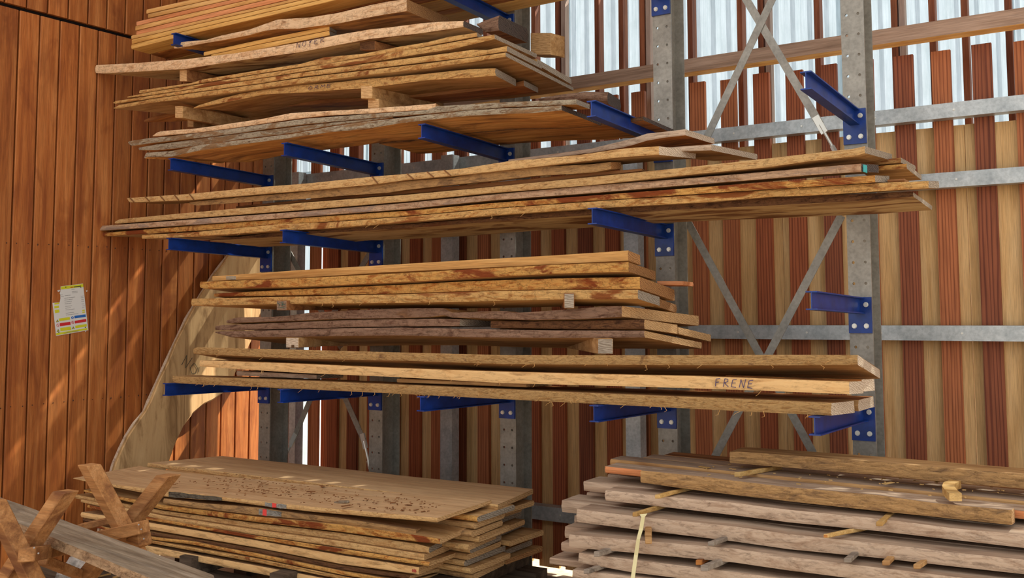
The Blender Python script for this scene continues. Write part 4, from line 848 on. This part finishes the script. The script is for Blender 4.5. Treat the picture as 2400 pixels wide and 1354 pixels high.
# stickers
Ws1 = wood('pine_sticker', (222, 184, 122), (204, 162, 96), (170, 122, 62)); Ws2 = wood('grey_sticker', (176, 162, 146), (150, 136, 120), (110, 98, 86))
GS = 'stickers between the layers of the right floor pile'
def stk(key, lab, x0, x1, yt, yb, yf, ln, dx, m_, dz=0.0, N=None): block(key, lab, x0, x1, yt, yb, yf, ln, dx, dz, m=(m_, m_, N or m_), name='sticker', group=GS, cat='sticker')
stk('k0', 'pine sticker under the left end of the single top beam', 1720, 1733, 1107, 1117.5, -.70, .25, .10, Ws1)
stk('k1', 'pine sticker poking out under the left end of the rough brown beam', 1534, 1546, 1159, 1168.5, -.93, .3, .06, Ws1)
stk('k2', 'pine sticker directly above the cream strap', 1481.5, 1493, 1200, 1210.5, -.99, .3, .05, Ws1)
stk('k3', 'orange-ended sticker poking out of the second gap at the middle right', 1929, 1941, 1251, 1260.5, -.98, .35, .18, Ws1, N=W_org)
stk('k4', 'sunlit square sticker poking out under the rough brown beam at the right', 2053, 2069, 1222, 1233, -.93, .3, .0, Ws1)
stk('k5', 'grey sticker end in the third gap, right of the strap', 1658, 1672, 1269, 1279.5, -1.03, .3, .05, Ws2)
stk('k6', 'small cubic grey sticker end in the third gap below the orange-ended sticker', 1977, 1995, 1307.5, 1318.5, -1.03, .3, .0, Ws2)
stk('k7', 'tan sticker end in the third gap, first right of the cubic grey one', 2067, 2085, 1313.5, 1325, -1.0, .3, .0, W_tan)
stk('k8', 'wide tan sticker end in the third gap, furthest right', 2140, 2157, 1321.5, 1333.5, -1.0, .3, .04, W_tan)
stk('k9', 'grey sticker end at the left of the fourth gap', 1391, 1404, 1292, 1305, -1.05, .3, .06, Ws2)
stk('k10', 'red-brown sticker end in the fourth gap right of the strap', 1630, 1645, 1312, 1324, -1.0, .3, .0, W_org)
stk('k11', 'long weathered sticker jutting from the fourth gap beside the red-brown one', 1641, 1658, 1324, 1338.5, -1.08, .35, .06, Ws2)
stk('k12', 'grey sticker end at the left of the fifth gap', 1367, 1380, 1333.5, 1344.5, -1.06, .3, .06, Ws2)
stk('k13', 'rounded sticker slanting down out of the third gap behind the strap', 1512, 1528, 1264, 1275, -1.10, .3, -.16, W_tan, dz=.01)
# curved sticker on the top layer
mb = MB(); cp = [(2240, 1136), (2226, 1142), (2223, 1150), (2230, 1160), (2240, 1168)]
zz = z1+.002; P = [on(x, y+6, 'Z', zz) for x, y in cp]; wv = .022
L_ = []
for i, p in enumerate(P):
    d = P[min(i+1, 4)]-P[max(i-1, 0)]; d /= np.linalg.norm(d); sd = np.array([d[1], -d[0], 0]); L_.append((p-sd*wv, p+sd*wv))
vs = []; fs = []
for a, b in L_: vs += [a, b, b+np.array([0, 0, .028]), a+np.array([0, 0, .028])]
for i in range(4):
    for j in range(4): fs.append((i*4+j, i*4+(j+1) % 4, (i+1)*4+(j+1) % 4, (i+1)*4+j))
fs += [(0, 1, 2, 3), (16, 17, 18, 19)]
mb.add(vs, fs); o = mb.obj('curved_sticker', Ws1); recenter(o); tag(o, 'bent pale sticker lying on the top layer of the right pile, under the single beam', 'sticker')
# strap
mb = MB(); sp = [((1499, 1205), (1517, 1203), -.99), ((1503, 1211), (1511.5, 1211), -1.0), ((1498, 1238), (1507, 1239), -1.0), ((1492, 1262), (1500, 1263), -1.045), ((1486, 1300), (1495, 1301), -1.04), ((1481, 1335), (1490, 1336), -1.06), ((1476, 1372), (1485, 1373), -1.08)]
vs = []
for a, b, y in sp: vs += [on(a[0], a[1], 'Y', y), on(b[0], b[1], 'Y', y)]
vs2 = [v+np.array([0, .0015, 0]) for v in vs]; n = len(vs)
fs = []
for i in range(len(sp)-1): k = 2*i; fs += [(k, k+1, k+3, k+2), (n+k, n+k+2, n+k+3, n+k+1), (k, k+2, n+k+2, n+k), (k+1, n+k+1, n+k+3, k+3)]
mb.add(vs+vs2, fs); o = mb.obj('packing_strap', flat('cream_plastic_strap', (222, 210, 158), .45)); recenter(o); tag(o, 'flat cream packing strap hanging down the front of the right floor pile', 'strap')
# ================================================================== TRESTLE WITH BOARD, LOWER LEFT
def floor_pt(a, b):
    a, b = np.array(a), np.array(b); t_ = (FLOOR-a[2])/(b[2]-a[2]); return a+(b-a)*t_
def tbar(name, a, b, w, th, parent, base, up, mats=W_tre, lab=None):
    mb = MB().bar(a, b, w, th, up=up)
    if name == 'leg':
        d = Vector(b)-Vector(a)
        for i in range(4): mb.v[i] = mb.v[i]+d*((a[2]-mb.v[i].z)/d.z)
        for i in range(4, 8): mb.v[i] = mb.v[i]+d*((b[2]-mb.v[i].z)/d.z)
    bm = bmesh.new(); me = mesh(name, mb.v, mb.f)
    bm.from_mesh(me); bmesh.ops.recalc_face_normals(bm, faces=bm.faces); bmesh.ops.bevel(bm, geom=bm.edges[:], offset=.003, segments=1, affect='EDGES'); bm.to_mesh(me); bm.free()
    for v in me.vertices: v.co -= base
    o = link(name, me, mats, parent); return o
zz = 3.15
cA = dep(62, 1275, zz); cB = dep(300, 1228, zz+.28)
rail_d = cB-cA; rail_d[2] = 0; rail_d /= np.linalg.norm(rail_d)
base = Vector(((cA[0]+cB[0])/2, (cA[1]+cB[1])/2, FLOOR))
tr = bpy.data.objects.new('sawbuck_trestle', None); COL.objects.link(tr); tr.location = base
tag(tr, 'wooden sawbuck trestle of crossed squared timbers in front of the left floor pile', 'trestle')
upv = Vector(rail_d)
for (p, q, z_) in (((155, 1150), (80, 1262), zz), ((-16, 1170), (76, 1354), zz-.07), ((209, 1088), (285, 1230), zz+.28), ((396, 1112), (310, 1218), zz+.35)):
    a = dep(p[0], p[1], z_); c = dep(q[0], q[1], z_)
    tbar('leg', a, floor_pt(a, c), .055, .05, tr, base, upv)
tbar('rail', dep(62, 1300, zz-.13), dep(215, 1272, zz+.62), .05, .045, tr, base, (0, 0, 1))
tbar('rail', dep(338, 1234, zz+.20), dep(205, 1265, zz+.30), .05, .045, tr, base, (0, 0, 1))
tbar('rail', dep(340, 1262, zz+.22), dep(290, 1282, zz+.30), .05, .045, tr, base, (0, 0, 1))
tbar('rail', dep(285, 1213, zz+.42), dep(185, 1236, zz+.42), .03, .025, tr, base, (0, 0, 1))
tbar('brace', dep(100, 1312, zz+.15), dep(190, 1348, zz+.35), .04, .03, tr, base, (0, 0, 1))
sb = MB()
for p, z_ in (((80, 1283), zz-.17), ((90, 1296), zz-.16), ((325, 1229), zz+.16), ((331, 1240), zz+.16), ((337, 1262), zz+.17)):
    c = Vector(dep(p[0], p[1], z_)); v_ = (Vector(CAM)-c).normalized(); sb.cyl(c, c+v_*.004, .0028, 8)
sb.v = [v-base for v in sb.v]; q = sb.obj('screw_heads', flat('dull_screw', (150, 140, 130), .5, .3), tr); q['kind'] = 'stuff'
# grey board lying in the trestle
A0, A1 = dep(-60, 1150, 3.55), dep(500, 1347, 2.75); B0, B1 = dep(-60, 1188, 3.42), dep(420, 1390, 2.62)
def lerp(a, b, t_): return a+(b-a)*t_
bot = np.array([0, 0, -.03]); vs = []; fs = []; mi = []; n = 26
for i in range(n+1):
    t_ = i/n; a = lerp(dep(-60, 1142, 3.80), dep(500, 1347, 3.02), t_); b = lerp(dep(-60, 1183, 3.62), dep(310, 1337, 2.86)+(dep(310, 1337, 2.86)-dep(-60, 1183, 3.62))*.42, t_)
    j = noise.noise(Vector((t_*9, 1, 0)))*.012; k = noise.noise(Vector((t_*14, 5, 0)))*.01
    sd = (b-a)/np.linalg.norm(b-a); a = a-sd*j; b = b+sd*k
    vs += [a, lerp(a, b, .5), b, b+sd*.022+bot, a+bot-sd*.01]
for i in range(n):
    for j in range(5):
        fs.append((i*5+j, i*5+(j+1) % 5, (i+1)*5+(j+1) % 5, (i+1)*5+j)); mi.append(1 if j in (2, 4) else 0)
fs += [(4, 3, 2, 1, 0), tuple(n*5+q for q in range(5))]; mi += [2, 2]
me = mesh('grey_board', vs, fs, mi); o = link('grey_board', me, [W_old, bark('greyish_waney_edge', (186, 150, 112), (160, 124, 90), (112, 84, 60), crack=.5), N_gry])
bm = bmesh.new(); bm.from_mesh(me); bmesh.ops.recalc_face_normals(bm, faces=bm.faces); bm.to_mesh(me); bm.free()
recenter(o); tag(o, 'weathered grey bark-edged board lying across the trestle in the lower left corner', 'board')
# ---- debris: stones, bark chips, plastic
M_stone = NT('pale_rubble'); v = M_stone.coords((1, 1, 1)); a = M_stone.noise(v, 14, 8, .7); M_stone.l(M_stone.ramp(a, [(.3, (92, 84, 78)), (.6, (186, 176, 164))]), M_stone.b.inputs['Base Color']); M_stone.b.inputs['Roughness'].default_value = .95; M_stone.bump(a, .8, .02)
def rock(loc, s, seed, name, mat, lab, cat, sq=(1, 1, .7)):
    bm = bmesh.new(); bmesh.ops.create_icosphere(bm, subdivisions=3, radius=1)
    for v in bm.verts:
        d = v.co.normalized(); k = 1+.45*noise.noise(d*1.3+Vector((seed, 0, 0)))+.15*noise.noise(d*4+Vector((seed, 3, 0)))
        v.co = Vector((d.x*k*sq[0], d.y*k*sq[1], d.z*k*sq[2]))*s
    me = bpy.data.meshes.new(name); bm.to_mesh(me); bm.free(); o = link(name, me, mat)
    zmin = min(v.co.z for v in me.vertices)
    for v in me.vertices: v.co.z -= zmin
    o.location = (loc[0], loc[1], FLOOR if len(loc) < 3 else loc[2]); tag(o, lab, cat); return o
r1 = on(187, 1335, 'Y', -1.45); rock((r1[0], -1.45, r1[2]-.07), .1, 1.0, 'stone', M_stone.m, 'pale rough stone behind the trestle rail, lower left', 'stone')
base_b = wboard('DB', 'wide dirty plank on the ground in front of the left floor pile, littered with bark', -4.4, -2.2, -1.62, .36, FLOOR+.30, FLOOR+.26, m=(W_pal, W_pal, W_pal), name='ground_plank', cat='plank', wav=.01)
for x in (-4.2, -3.3, -2.4): wboard('DS%d' % int(x*10), 'dark support timber under the littered ground plank, %s' % {-4.2: 'left one', -3.3: 'middle one', -2.4: 'right one'}[x], x, x+.1, -1.6, .3, FLOOR+.258, FLOOR, m=(W_pal, W_pal, W_pal), name='support_timber', cat='timber', wav=0, step=.5)
rr = random.Random(21)
chips = MB()
for i in range(46):
    x = rr.uniform(-3.9, -2.4); y = rr.uniform(-1.60, -1.30); l = rr.uniform(.01, .07); w = rr.uniform(.006, .02); an = rr.uniform(0, 3.1)
    a = Vector((x, y, FLOOR+.303+.006)); d = Vector((math.cos(an), math.sin(an), rr.uniform(-.05, .1)))*l
    chips.bar(a, a+d, w, .006)
o = chips.obj('bark_chips', [E_flk]); o['kind'] = 'stuff'; recenter(o); tag(o, 'loose bark and wood chips scattered on the ground plank in front of the left pile', 'wood chips')
# sawdust flecks and splinters on the top boards
def litter(key, n, x0, x1, y0, y1, z, seed, lab, mat, s=1.0):
    rr = random.Random(seed); mb = MB()
    for i in range(n):
        x = rr.uniform(x0, x1); y = rr.gauss((y0+y1)/2, (y1-y0)/4); y = min(max(y, y0), y1); l = rr.uniform(.004, .016)*s*(3 if rr.random() < .04 else 1); an = rr.uniform(0, 3.1)
        a = Vector((x, y, z+.0015)); mb.bar(a, a+Vector((math.cos(an), math.sin(an), 0))*l, l*.35, .0025)
    o = mb.obj(key, mat); o['kind'] = 'stuff'; recenter(o); tag(o, lab, 'wood chips')
litter('sawdust_flecks', 320, -3.6, -1.85, -1.10, -.72, zt+.001, 4, 'scattered brown bark crumbs on the front top board of the left floor pile', W_brn)
litter('wood_shavings', 60, -.6, .65, -.8, -.3, z1+.002, 6, 'small curled shavings scattered on the top layer of the right floor pile', Ws1, 1.2)
o = block('chip1', 'flat grey bark chip lying on the wide front board of the left floor pile', 782, 806, 1174.5, 1180, -.98, .03, .01, m=(W_old, W_old, W_old), name='bark_chip', cat='chip')
